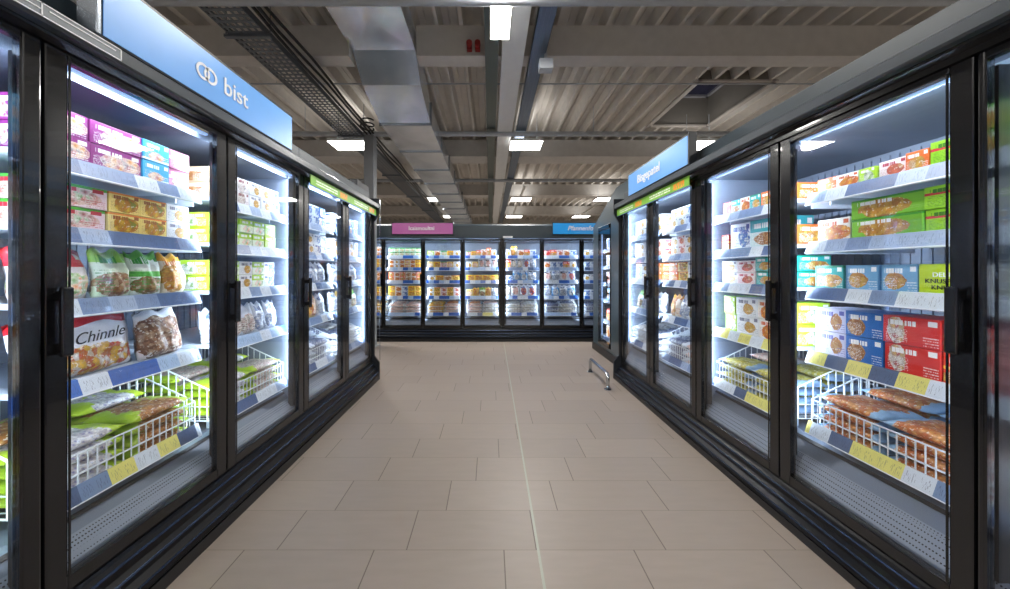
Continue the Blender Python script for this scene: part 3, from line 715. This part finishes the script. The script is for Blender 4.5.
def fill_shelf(root, bay, j, items, where, near_left, frm, shelves=SHELVES, depth=.2):
    """items: list of (key, width, height, layers) read from the end nearest the camera (back row: from the left)"""
    R = root_matrix(root); zt = shelves[j]; x = .06; avail = P-.12; idx = {}
    for key, wd, ht, lay in items:
        if x + wd > P-.035: break
        isbag = key.startswith('b_')
        xc = x+wd/2; xl = xc if near_left else P-xc
        src = KB if isbag else K; word, noun = src[key][0], src[key][1]
        mk = (key, round(wd, 3), round(ht, 3))
        if mk not in MESH:
            if isbag:
                m = print_mat(key, rough=.28, wrinkle=.5, **src[key][2]); sc_ = src[key][3]
                MESH[mk] = bag_mesh('frozen_food_bag', wd*1.03, ht, min(.09, wd*.5), m, seed=len(MESH), seal=mat('seal '+key, sc_, .3))
            else:
                MESH[mk] = carton_mesh('frozen_food_carton', wd, ht, depth, print_mat(key, rough=.38, **src[key][2]))
        for l in range(lay):
            idx[l] = idx.get(l, 0)+1
            pos = '%s from %s' % (ORD[idx[l]-1], frm)
            ly = '' if lay == 1 else (', upper layer' if l == lay-1 else ', lower layer' if l == 0 else ', middle layer')
            lb = '%s %s, %s%s, %s, %s' % (word, noun, pos, ly, SHN[j], where)
            jx, jy = random.uniform(-.0015, .0015), random.uniform(0, .012)
            M = R @ Matrix.Translation((bay*P+xl+jx, SHELF_Y+.012+jy, zt+.001+l*ht)) @ Matrix.Rotation(random.uniform(-.03, .03) if not isbag else random.uniform(-.12, .12), 4, 'Z')
            o = put(MESH[mk], noun.replace(' ', '_'), M, lb, 'bag' if isbag else 'carton',
                    '%s %ss on the %s of %s' % (word, noun, SHN[j], where))
            YIELD.append((key, o, wd, ht, where, j, l))
        x += wd+.002
YIELD = []
# wire basket shared by every bay
def basket_mesh():
    bm = bmesh.new(); W, y0, y1, zf, zb = .325, .0, .50, .165, .40
    r = .0028
    n = 20
    for i in range(n+1):
        x = -W + 2*W*i/n
        bar(bm, (x, y0, 0), (x, y0, zf), r, 4); bar(bm, (x, y0, 0), (x, y1, 0), r, 4); bar(bm, (x, y1, 0), (x, y1, zb), r, 4)
    for sx in (-W, W):
        for k in range(12):
            y = y0+(y1-y0)*k/11; bar(bm, (sx, y, 0), (sx, y, zf+(zb-zf)*k/11), r, 4)
        bar(bm, (sx, y0, zf), (sx, y1, zb), r*1.6, 5); bar(bm, (sx, y0, 0), (sx, y1, 0), r*1.4, 4); bar(bm, (sx, y0, zf/2), (sx, y1, zf/2), r, 4)
    for z in (0, zf*.5, zf): bar(bm, (-W, y0, z), (W, y0, z), r*1.5, 5)
    for z in (0, zb*.5, zb): bar(bm, (-W, y1, z), (W, y1, z), r*1.5, 5)
    bmesh.ops.recalc_face_normals(bm, faces=bm.faces)
    me = bpy.data.meshes.new('wire_basket'); bm.to_mesh(me); bm.free(); me.materials.append(WIRE); return me
BASK = basket_mesh()
def rail_mesh(m):
    bm = bmesh.new(); extrude_profile(bm, [(-.004, .045), (-.010, .045), (-.034, -.022), (-.026, -.026), (-.004, .03)], -.335, .335)
    bmesh.ops.recalc_face_normals(bm, faces=bm.faces)
    me = bpy.data.meshes.new('price_rail'); bm.to_mesh(me); bm.free(); me.materials.append(m); return me
BR = {'y': [rail_mesh(m) for m in RAILY], 'w': [rail_mesh(m) for m in RAILW], 'b': [rail_mesh(m) for m in RAILB]}
BZ = .50
def basket(root, bay, where, keys, layers=4, rail='y', loose=0):
    """wire basket on the lower deck, with flat bags heaped in it"""
    R = root_matrix(root)
    o = link_mesh('wire_basket', BASK); o.matrix_world = R @ Matrix.Translation((bay*P+P/2, .115, BZ))
    tag(o, 'white wire basket full of frozen bags at the bottom of ' + where, 'basket', 'wire baskets at the bottom of the freezers')
    rr = link_mesh('price_rail', BR[rail][bay % len(BR[rail])], o)
    bm = bmesh.new()
    for sx in (-.29, .25):
        for yy in (.04, .42): box(bm, sx, sx+.04, yy, yy+.04, .4405-BZ, -.003)
    link('foot', bm, SHELFM, o)
    T = .215/layers
    for ri in range(2):
        for ci in range(2):
            for l in range(layers):
                key = keys[(ri*2+ci) % len(keys)] if l >= layers-1 else keys[(ci) % len(keys)]
                word, noun, kw = KF[key]
                mk = (key, layers, ci)
                if mk not in MESH: MESH[mk] = flatbag_mesh('frozen_food_bag', .315, .235, T*.99, print_mat(key, rough=.28, wrinkle=.6, **kw), seed=len(MESH)*3)
                tilt = .04*ri + random.uniform(-.02, .02)
                M = R @ Matrix.Translation((bay*P+P/2+(-.16 if ci == 0 else .16), .122+ri*.242, BZ+.004+l*T+ri*.01*l)) @ Matrix.Rotation(random.uniform(-.05, .05), 4, 'Z') @ Matrix.Rotation(tilt, 4, 'X')
                lb = '%s %s, layer %s, %s %s of basket, %s' % (word, noun, ['one', 'two', 'three', 'four', 'five'][l], ['front', 'back'][ri], ['left', 'right'][ci], where)
                put(MESH[mk], noun.replace(' ', '_'), M, lb, 'bag', 'bags in the basket of ' + where)
C = lambda k, w=.13, h=.09, l=2: (k, w, h, l)

# left row, right row: bays read from the camera end
LN = ['left edge door', "left row's second door", "left row's third door", "left row's fourth door", "left row's last door"]
RN = ['right edge door', "right row's second door", "right row's third door", "right row's fourth door", "right row's last door"]
def near_doors(names):
    return names
LEFT = {
 0: [[C('purple'), C('purple'), C('pink'), C('pink'), C('cyan')], [C('cherry'), C('cherry'), C('yellowf'), C('whiteb'), C('cherry')],
     [('b_white', .16, .2, 1), ('b_red', .16, .2, 1), ('b_white', .16, .2, 1), ('b_white', .16, .2, 1)], [('b_fruit', .3, .25, 1), ('b_orange', .3, .25, 1)]],
 1: [[C('purple', .205, .098), C('purple', .205, .098), C('cyan', .13, .098), C('pink', .12, .098)],
     [C('cherry', .265), C('yellowf', .132), C('yellowf', .132), C('whitef', .13)],
     [('b_red', .24, .205, 1), ('b_green', .14, .205, 1), ('b_green2', .145, .205, 1), ('b_orange', .135, .20, 1)],
     [('b_fruit', .43, .24, 1), ('b_fries', .23, .23, 1)]],
 2: [[C('tan', .11), C('maroon', .11), C('maroon', .11), C('whitef', .11), C('whitef', .11), C('whiteb', .1)],
     [C('lime', .12), C('lime', .12), C('limew', .12), C('limew', .12), C('lime', .12)],
     [C('lime', .12), C('limew', .12), C('whitef', .12), C('limew', .12), C('whiteb', .12)],
     [('b_white', .14, .2, 1), ('b_dark', .13, .2, 1), ('b_dark', .13, .2, 1), ('b_white', .13, .2, 1), ('b_white', .12, .2, 1)]],
 3: [[C('whiteb', .12), C('whitef', .12), C('whiteb', .12), C('whiteb', .12), C('blue', .12)],
     [C('orwhite', .13), C('whiteb', .13), C('whitef', .13), C('whiteb', .13), C('whiteb', .12)],
     [('b_brown', .16, .19, 1), ('b_white', .16, .19, 1), ('b_white', .16, .19, 1), ('b_white', .16, .19, 1)],
     [('b_white', .15, .2, 1), ('b_white', .15, .2, 1), ('b_yellow', .19, .23, 1), ('b_white', .15, .2, 1)]],
 4: [[C('whiteb', .13), C('whitef', .13), C('whiteb', .13), C('blue', .13), C('whiteb', .12)],
     [C('whitef', .13), C('whitef', .13), C('whiteb', .13), C('whitef', .13), C('whiteb', .12)],
     [('b_white', .16, .19, 1), ('b_orw', .16, .19, 1), ('b_white', .16, .19, 1), ('b_white', .16, .19, 1)],
     [('b_white', .16, .2, 1), ('b_yellow', .16, .2, 1), ('b_white', .16, .2, 1), ('b_green', .16, .2, 1)]],
}
LBASK = {0: (['f_lime', 'f_limeo'], 4, 'w'), 1: (['f_lime', 'f_limeo', 'f_limeo', 'f_lime'], 4, 'y'), 2: (['f_lime', 'f_red', 'f_red', 'f_lime'], 4, 'w'), 3: (['f_white'], 3, 'w'), 4: (['f_white', 'f_bw'], 3, 'w')}
RIGHT = {
 0: [[C('orwhite', .13), C('whitef', .13), C('orwhite', .13), C('whiteb', .13), C('green', .12)], [C('greenp', .16), C('whiteb', .16), C('tealw', .16), C('whitef', .14)],
     [C('whiteb', .16, .12, 1), C('whiteb', .16, .12, 1), C('pink', .16, .12, 1), C('whitef', .14, .12, 1)], [C('orwhite', .16, .12), C('red', .16, .12), C('orwhite', .16, .12), C('red', .14, .12)]],
 1: [[C('greenp', .178, .1, 1), C('orange', .08, .085, 1), C('orwhite', .11, .08, 1), C('lime', .07, .07, 1), C('orangew', .11, .07, 1), C('orange', .11, .075, 1)],
     [C('greenp', .2, .095), C('green', .285, .095), C('orangew', .175, .12, 1)],
     [C('limetext', .22, .125, 1), C('blue2', .14, .125, 1), C('blue2', .15, .125, 1), C('teal', .155, .125, 1)],
     [C('redor', .14, .125), C('red', .2, .125), C('blue', .165, .125), C('lilac', .16, .125)]],
 2: [[C('orange', .09, .1, 1), C('orwhite', .09, .1, 1), C('orange', .09, .1, 1), C('teal', .09, .1, 1), C('orangew', .09, .1, 1), C('tealw', .09, .1, 1), C('red', .085, .1, 1)],
     [C('orange', .1, .12, 1), C('tealw', .26, .19, 1), C('whiteb', .2, .19, 1), C('redor', .08, .12, 1)],
     [C('teal', .17, .095), C('teal', .14, .095), C('orwhite', .17, .085), C('whitef', .16, .085)],
     [C('lime', .14, .13), C('orangew', .15, .13), C('whitef', .2, .13), C('lime', .12, .13)]],
 3: [[C('whitef', .12), C('whiteb', .12), C('whiteb', .12), C('whitef', .12), C('whitef', .12)],
     [C('whiteb', .12), C('whitef', .12), C('whitef', .12), C('orwhite', .12), C('whitef', .12)],
     [C('orangew', .16), C('whitef', .16), C('yellowf', .16), C('orange', .15)],
     [('b_white', .16, .21, 1), ('b_green', .16, .21, 1), ('b_white', .16, .21, 1), ('b_orange', .15, .21, 1)]],
 4: [[C('whitef', .13), C('whiteb', .13), C('whitef', .13), C('whitef', .13), C('whitef', .12)],
     [C('orwhite', .13), C('whitef', .13), C('whiteb', .13), C('whitef', .13), C('whitef', .12)],
     [C('orange', .16), C('orangew', .16), C('whitef', .16), C('whiteb', .15)],
     [('b_white', .16, .21, 1), ('b_brown', .16, .21, 1), ('b_white', .16, .21, 1), ('b_green', .15, .21, 1)]],
}
RBASK = {0: (['f_redw', 'f_fries'], 3, 'w'), 1: (['f_fries'], 4, 'y'), 2: (['f_blue', 'f_blue', 'f_redw', 'f_blue'], 4, 'y'), 3: (['f_white', 'f_redw'], 3, 'w'), 4: (['f_bw', 'f_white'], 3, 'w')}
YM = 2.69; YA = YM-4*P; YE = YM+2*P; YMR = 2.725; YER = YMR+2*P; XL, XR = -1.5, 1.68; RSH = [1.81, 1.54, 1.285, .93]
cL1 = make_cabinet((XL, YA, 0), PI/2, 4, 'long black glass door freezer under the blue sign on the left', rails='wwwb', lit=(1, 2, 3), edges={1: (.067, .05)})
cL2 = make_cabinet((XL, YM, 0), PI/2, 2, 'far left glass door freezer with a green strip above its doors', rails='wwww', tube_at=2)
cR2 = make_cabinet((XR, YER, 0), -PI/2, 2, 'far right glass door freezer with a green strip and blue sign', handle='right', rails='wwww', tube_at=0, zb=.24, glass_top=2.095, shelves=RSH)
cR1 = make_cabinet((XR, YMR, 0), -PI/2, 4, 'long black glass door freezer closest to the camera on the right', handle='right', rails='wwwy', lit=(0, 1, 2), edges={2: (.022, .067)}, zb=.24, glass_top=2.095, shelves=RSH)
for k in range(5):
    root, bay = (cL1, k+1) if k < 3 else (cL2, k-3)
    for j in range(4): fill_shelf(root, bay, j, LEFT[k][j], LN[k], True, 'camera')
    basket(root, bay, LN[k], LBASK[k][0], LBASK[k][1], LBASK[k][2])
    root, bay = (cR1, 2-k) if k < 3 else (cR2, 4-k)
    for j in range(4): fill_shelf(root, bay, j, RIGHT[k][j], RN[k], False, 'camera', shelves=RSH)
    basket(root, bay, RN[k], RBASK[k][0], RBASK[k][1], RBASK[k][2])

# end panels and end cap of the side rows
def end_panel(root, x, label_mat=DARK, zt=2.30):
    bm = bmesh.new()
    prof = [(-.095, 0), (-.095, .22), (-.03, .30), (-.03, 2.0), (-.095, 2.12), (-.095, zt), (DEEP, zt), (DEEP, 0)]
    extrude_profile(bm, prof, x, x+.03); return link('end_panel', bm, label_mat, root)
end_panel(cL2, 2*P+.001); end_panel(cR2, -.031)
bm = bmesh.new(); box(bm, 2*P-.36, 2*P+.02, .04, .6, 2.371, 2.45, bev=.01); link('control_box', bm, DARK, cL2)
bm = bmesh.new(); box(bm, 2*P+.012, 2*P+.034, -.1, -.096, .25, 2.28); link('end_trim', bm, CHROME, cL2)

# green strips over the far doors
def mat_strip():
    m = bpy.data.materials.new('green promotion strip'); m.use_nodes = True; g = NT(m)
    tc = g.node('ShaderNodeTexCoord'); sep = g.node('ShaderNodeSeparateXYZ'); g.put(sep.inputs[0], tc.outputs['Object'])
    gs = g.node('ShaderNodeSeparateXYZ'); g.put(gs.inputs[0], tc.outputs['Generated'])
    x = sep.outputs[0]; z = gs.outputs[2]; fr = g.m('FRACT', g.m('DIVIDE', x, P))
    row = g.m('FLOOR', g.m('MULTIPLY', z, 4.0)); inrow = g.between(g.m('FRACT', g.m('MULTIPLY', z, 4.0)), .2, .8)
    n = g.m('GREATER_THAN', g.noise(g.vec(g.m('MULTIPLY', x, 60.0), g.m('MULTIPLY', row, 7.0), 0.0), 1.0, 1), .45)
    t = g.m('MULTIPLY', g.m('MULTIPLY', n, inrow), g.m('MULTIPLY', g.between(fr, .12, .62), g.between(z, .25, .75)))
    col = g.mix(t, lin((128, 190, 60)), lin((244, 250, 236)))
    t2 = g.m('MULTIPLY', g.m('MULTIPLY', n, g.between(fr, .68, .90)), g.between(z, .2, .8))
    col = g.mix(t2, col, lin((236, 150, 40)))
    col = g.mix(g.m('LESS_THAN', z, .06), col, lin((40, 70, 170)))
    col = g.mix(g.between(fr, -.01, .004), col, lin((40, 90, 40)))
    g.put(g.b.inputs['Base Color'], col); g.b.inputs['Roughness'].default_value = .4
    return m
STRIP = mat_strip()
for root in (cL2, cR2):
    bm = bmesh.new(); box(bm, .01, 2*P-.01, -.060, -.054, 2.072, 2.160); link('promotion_strip', bm, STRIP, root)

# small framed notice on the near left header band
bm = bmesh.new(); box(bm, YA*0+1.36, 1.73, -.096, -.0925, 2.178, 2.222)
link('notice_strip', bm, mat('notice grey', (120, 128, 134), .4), cL1)
bm = bmesh.new()
for b in ((1.36, 1.73, 2.218, 2.222), (1.36, 1.73, 2.178, 2.182), (1.36, 1.364, 2.178, 2.222), (1.726, 1.73, 2.178, 2.222), (1.50, 1.504, 2.178, 2.222), (1.364, 1.50, 2.198, 2.202), (1.52, 1.71, 2.204, 2.208)):
    box(bm, b[0], b[1], -.098, -.0962, b[2], b[3])
link('notice_outline', bm, WHITE, cL1)

# ------------------------------------------------------------------ signs
def sign(loc, rotz, L, H, colr, label, words, size, tx=0, frame_end=True, thick=.05, shear=0, double=False, bold=.0):
    t = empty('category_sign', loc, rotz); tag(t, label, 'sign')
    bm = bmesh.new(); box(bm, -L/2, L/2, 0, thick, 0, H, bev=.003); link('sign_box', bm, DARK, t)
    bm = bmesh.new(); box(bm, -L/2+.012, L/2-.012, -.004, -.0005, .008, H-.016); link('sign_face', bm, mat('sign face %s' % str(colr), colr, .3, emit=.2), t)  # weak emission added to brighten the face colour, no lamp behind it
    if words: text_mesh('lettering', words, size, WHITE, t, Matrix.Translation((tx, -.0065, H/2)) @ UP, shear=shear, bold=bold)
    return t
s1 = sign((XL+.085, 1.81, 2.233), PI/2, 1.19, .255, (104, 162, 228), 'long blue sign with white letters on top of the left freezer', 'bist', .125, tx=.055, bold=.0012)
bm = bmesh.new()
for cx in (-.045, .0):
    segs = 28
    ring = [[bm.verts.new((cx+rx*math.cos(2*PI*i/segs), yy, rz*math.sin(2*PI*i/segs))) for i in range(segs)] for rx, rz, yy in ((.040, .040, -.0052), (.040, .040, -.0075), (.027, .027, -.0075), (.027, .027, -.0052))]
    for a in range(4):
        for i in range(segs): bm.faces.new((ring[a][i], ring[a][(i+1) % segs], ring[(a+1) % 4][(i+1) % segs], ring[(a+1) % 4][i]))
o = link('ring_letters', bm, WHITE, s1); o.location = (-.115, 0, .1275)
bm = bmesh.new(); box(bm, -.612, -.5955, -.012, .062, 0, .262, bev=.003); link('end_profile', bm, ALU, s1)
s2 = sign((XR-.085, 3.285, 2.233), -PI/2, 1.18, .255, (104, 164, 230), 'slanting blue sign with white letters on the right freezer row', 'Bisgepatel', .12, tx=-.10, bold=.002)
bm = bmesh.new(); box(bm, .592, .606, -.008, .056, 0, .26, bev=.003); link('end_profile', bm, s2.children[1].data.materials[0], s2)

# ------------------------------------------------------------------ back row
YB = 6.65; XB = .243
BSH = [1.69, 1.45, 1.19, .875]
cB1 = make_cabinet((XB-4*P, YB, 0), 0, 4, 'black glass door freezer on the back wall under the purple sign', glass_top=1.98, head=2.05, top=2.30, shelves=BSH, handle='right', gw=.038, ledk=.75, style='back', rails='bbbb')
cB2 = make_cabinet((XB, YB, 0), 0, 4, 'black glass door freezer on the back wall under the short blue sign', glass_top=1.98, head=2.05, top=2.30, shelves=BSH, handle='right', gw=.038, ledk=.75, style='back', rails='bwbb', lit=(0, 1, 2))
BN = ['leftmost back door', 'second left back door', 'third left back door', 'middle back door', 'third right back door', 'second right back door', 'rightmost back door']
BACK = [
 [[C('orangew', .13)]*5, [C('yellow', .13)]*5, [C('orangew', .13)]*5, [C('yellow', .13)]*5],
 [[C('greenw', .105, .08, 2)]*6, [C('orangew', .105, .08), C('whitef', .105, .08), C('orangew', .105, .08), C('yellowr', .105, .08), C('orangew', .105, .08), C('yellow', .1, .08)],
  [C('orange', .11, .085), C('orangew', .11, .085), C('orange', .11, .085), C('tan', .11, .085), C('orangew', .11, .085), C('orange', .1, .085)],
  [C('yellow', .13, .10), C('orangew', .13, .10), C('whiteb', .13, .10), C('yellow', .13, .10), C('yellowf', .13, .10)]],
 [[C('lime', .13, .1, 1), C('orangew', .13, .1, 1), C('greenw', .13, .1, 1), C('yellow', .13, .1, 1), C('whitef', .13, .1, 1)],
  [C('yellowr', .13, .12, 1), C('yellow', .13, .12, 1), C('cherry', .13, .12, 1), C('yellowr', .13, .12, 1), C('whitef', .13, .12, 1)],
  [C('whitef', .16, .1, 1), C('yellow', .16, .1, 1), C('tan', .16, .1, 1), C('yellowf', .16, .1, 1)],
  [C('whitef', .13, .085), C('yellowf', .13, .085), C('orwhite', .13, .085), C('yellowf', .13, .085), C('orwhite', .13, .085)]],
 [[C('cherry', .1, .09, 1), C('yellow', .1, .09, 1), C('redor', .1, .11, 1), C('orangew', .1, .13, 1), C('orange', .1, .16, 1), C('whitef', .1, .12, 1)],
  [C('whitef', .12, .12, 1), C('yellowr', .12, .12, 1), ('b_redw', .13, .18, 1), ('b_redw', .13, .18, 1), ('b_redw', .13, .18, 1)],
  [C('yellow', .16, .11, 1)]*4,
  [C('yellowr', .13, .13, 1), ('b_yellow', .13, .16, 1), ('b_green', .12, .17, 1), ('b_yellow', .12, .17, 1), ('b_white', .13, .16, 1)]],
 [[C('whitef', .12, .12, 1), ('b_orange', .13, .19, 1), C('orangew', .13, .12, 1), C('redor', .12, .12, 1), C('whiteb', .12, .12, 1)],
  [C('redor', .12, .16, 1), ('b_bw', .12, .18, 1), ('b_bw', .12, .18, 1), ('b_orw', .14, .17, 1), ('b_white', .13, .17, 1)],
  [C('whiteb', .16, .1, 1), ('b_blue', .15, .19, 1), ('b_blue', .15, .19, 1), ('b_white', .17, .17, 1)],
  [('b_bw', .12, .22, 1), ('b_redw', .17, .22, 1), ('b_orw', .17, .22, 1), ('b_orw', .17, .22, 1)]],
 [[C('red', .13, .1, 1), C('redor', .13, .12, 1), C('orwhite', .13, .12, 1), C('orangew', .13, .12, 1), C('whiteb', .13, .11, 1)],
  [C('orangew', .13, .12, 1), C('whiteb', .13, .12, 1), C('whiteb', .13, .12, 1), C('redor', .13, .12, 1), C('whitef', .13, .12, 1)],
  [('b_redw', .16, .19, 1), ('b_white', .16, .19, 1), ('b_redw', .16, .19, 1), ('b_orw', .16, .19, 1)],
  [('b_white', .16, .21, 1), ('b_blue', .16, .21, 1), ('b_white', .16, .21, 1), ('b_blue', .16, .21, 1)]],
 [[C('whitef', .16, .12, 1)]*4, [C('whiteb', .16, .12, 1)]*4, [C('whitef', .16, .12, 1)]*4, [C('whiteb', .16, .12, 1)]*4],
]
BBASK = [(['f_yel'], 'b'), (['f_redw', 'f_redw', 'f_redw', 'f_redw'], 'b'), (['f_yel', 'f_redw', 'f_yel', 'f_fries'], 'b'), (['f_redw', 'f_bw', 'f_fries', 'f_redw'], 'y'), (['f_bw', 'f_bw'], 'b'), (['f_white', 'f_bw', 'f_white', 'f_white'], 'b'), (['f_white'], 'b')]
for k in range(7):
    root, bay = (cB1, k) if k < 4 else (cB2, k-4)
    for j in range(4): fill_shelf(root, bay, j, BACK[k][j], BN[k], True, 'left', shelves=BSH)
    basket(root, bay, BN[k], BBASK[k][0], 3, BBASK[k][1])
sp = sign((-1.31, YB-.125, 2.09), 0, 1.20, .235, (176, 92, 156), 'purple sign with white letters on the back freezer fascia', 'Icaismoultni', .105, tx=-.02, bold=.002)
sb = sign((1.80, YB-.125, 2.09), 0, 1.18, .235, (28, 150, 226), 'bright blue sign with slanted white letters on the back fascia', 'Pfannenfood', .125, tx=.02, shear=.25, bold=.002)
bm = bmesh.new(); box(bm, .01, .20, -.078, -.071, 2.03, 2.062); link('white_tag', bm, mat('white tag', (240, 242, 246), .4), cB2)

# single-door unit between the right row and the back row
e = empty('upright_freezer', (1.85, 6.02, 0), -PI/2); tag(e, 'grey upright freezer with one narrow door past the right row', 'freezer')
# local x runs towards the camera
GRY = mat('blue grey side panel', (66, 80, 88), .28, coat=.3)
bm = bmesh.new()
LL = 1.55; dx0, dx1 = .29, .88
def slab(bm, pts, y0, y1):
    A = [bm.verts.new((a, y0, b)) for a, b in pts]; B = [bm.verts.new((a, y1, b)) for a, b in pts]; n = len(pts)
    bm.faces.new(A); bm.faces.new(B[::-1])
    for i in range(n): bm.faces.new((A[i], B[i], B[(i+1) % n], A[(i+1) % n]))
ztop = lambda x: 2.16 + .40*x if x < 1.1 else 2.60
slab(bm, [(0, .12), (dx0, .12), (dx0, ztop(dx0)), (0, ztop(0))], 0, .04)
slab(bm, [(dx1, .12), (LL, .12), (LL, 2.60), (1.1, 2.60), (dx1, ztop(dx1))], 0, .04)
slab(bm, [(dx0, 2.12), (dx1, 2.12), (dx1, ztop(dx1)), (dx0, ztop(dx0))], 0, .04)
slab(bm, [(dx0, .12), (dx1, .12), (dx1, .17), (dx0, .17)], 0, .04)
link('front_panel', bm, GRY, e)
bm = bmesh.new(); box(bm, 0, LL, .66, .70, .12, 2.15); box(bm, 0, .03, .04, .66, .12, 2.15); box(bm, LL-.03, LL, .04, .66, .12, 2.15); box(bm, .03, LL-.03, .04, .66, 2.12, 2.15); box(bm, .02, LL-.02, .03, .68, .02, .12)
link('cabinet_body', bm, DARK, e)
bm = bmesh.new(); box(bm, .04, LL-.04, .62, .655, .14, 2.11); box(bm, .04, LL-.04, .05, .65, .125, .15)
link('interior_liner', bm, LINER, e)
bm = bmesh.new(); box(bm, .0, LL, -.02, .03, .0, .12); link('kick_plate', bm, KICK, e)
bm = bmesh.new()
box(bm, dx0, dx0+.04, -.006, .02, .175, 2.11, bev=.003); box(bm, dx1-.04, dx1, -.006, .02, .175, 2.11, bev=.003)
box(bm, dx0+.04, dx1-.04, -.02, .02, 2.05, 2.11, bev=.004); box(bm, dx0+.04, dx1-.04, -.02, .02, .175, .25, bev=.004)
dr = link('door', bm, BLACK, e)
bm = bmesh.new(); box(bm, dx0+.038, dx1-.038, -.008, .008, .248, 2.052); link('glass_pane', bm, GLASS, dr)
bm = bmesh.new(); box(bm, dx1-.034, dx1-.012, -.06, -.045, 1.0, 1.3, bev=.005); box(bm, dx1-.03, dx1-.016, -.047, -.02, 1.02, 1.04); box(bm, dx1-.03, dx1-.016, -.047, -.02, 1.26, 1.28); link('handle', bm, BLACK, dr)
USH = [1.74, 1.46, 1.18, .90, .55, .27]
for z in USH:
    bm = bmesh.new(); box(bm, .05, LL-.05, .12, .61, z-.02, z, bev=.002); s = link('shelf', bm, SHELFM, e)
    bm = bmesh.new(); extrude_profile(bm, [(.118, z+.004), (.108, z+.002), (.088, z-.05), (.096, z-.054), (.118, z-.02)], .06, LL-.06); link('price_rail', bm, RAILW[0], s)
for xm in (dx0+.03, dx1-.03):
    bm = bmesh.new(); box(bm, xm-.015, xm+.015, .045, .057, .3, 2.0); link('led_strip', bm, LEDM, e)
    area_light('led_light', (xm, .06, 1.15), (.03, 1.7), LED_W*.6, (.74, .87, 1), (PI/2, 0, 0), e)
RU = root_matrix(e)
for j, z in enumerate(USH):
    for q in range(4):
        key = ['whiteb', 'whitef', 'orwhite', 'blue2', 'redor', 'orangew'][(j+q*2) % 6]
        mk = (key, .15, .19)
        if mk not in MESH: MESH[mk] = carton_mesh('frozen_food_carton', .15, .19, .2, print_mat(key, rough=.38, **K[key][2]))
        M = RU @ Matrix.Translation((dx0+.07+q*.153, .14, z+.001))
        put(MESH[mk], K[key][1].replace(' ', '_'), M, '%s %s, %s from far end, %s shelf of the narrow grey freezer' % (K[key][0], K[key][1], ORD[q], ORD[j]), 'carton', 'cartons in the grey upright freezer')
# chrome guard rail on the floor
t = empty('guard_rail', (1.37, 4.25, 0)); tag(t, 'low chrome guard rail on the floor at the right row end', 'rail')
bm = bmesh.new()
pts = [(0, -.34, 0), (0, -.34, .13)] + [(0, -.34+.05*(1-math.cos(a)), .13+.05*math.sin(a)) for a in (.5, 1.05, 1.57)] + [(0, .29, .18)] + [(0, .29+.05*math.sin(a), .13+.05*math.cos(a)) for a in (.5, 1.05, 1.57)] + [(0, .34, 0)]
tube(bm, pts, .021, 12); link('rail', bm, CHROME, t)
for yy in (-.34, .34):
    bm = bmesh.new(); bar(bm, (0, yy, 0), (0, yy, .008), .04, 16); link('foot_plate', bm, CHROME, t)

# lettering on packages seen close up
def word_on(o, name, s, size, m, x, z, y=-.0015, sx=1.0, shear=0, rot=0):
    return text_mesh(name, s, size, m, o, Matrix.Translation((x, y, z)) @ Matrix.Rotation(rot, 4, 'Y') @ UP, depth=.0006, shear=shear, sx=sx)
for key, o, wd, ht, where, j, l in YIELD:
    if key == 'limetext':
        for s, z in (('DELTARIST', .078), ('KNUSPERHIFER', .052), ('KNUSPERIG', .026)): word_on(o, 'lettering', s, .026, BLACKT if z < .06 else WHITE, 0, z)
    elif key == 'b_fruit' and where == LN[1]:
        word_on(o, 'lettering', 'Chinnle', .066, BLACKT, .03, ht*.66, y=-.004, shear=.3, rot=-.05)
S.view_layers[0].update()
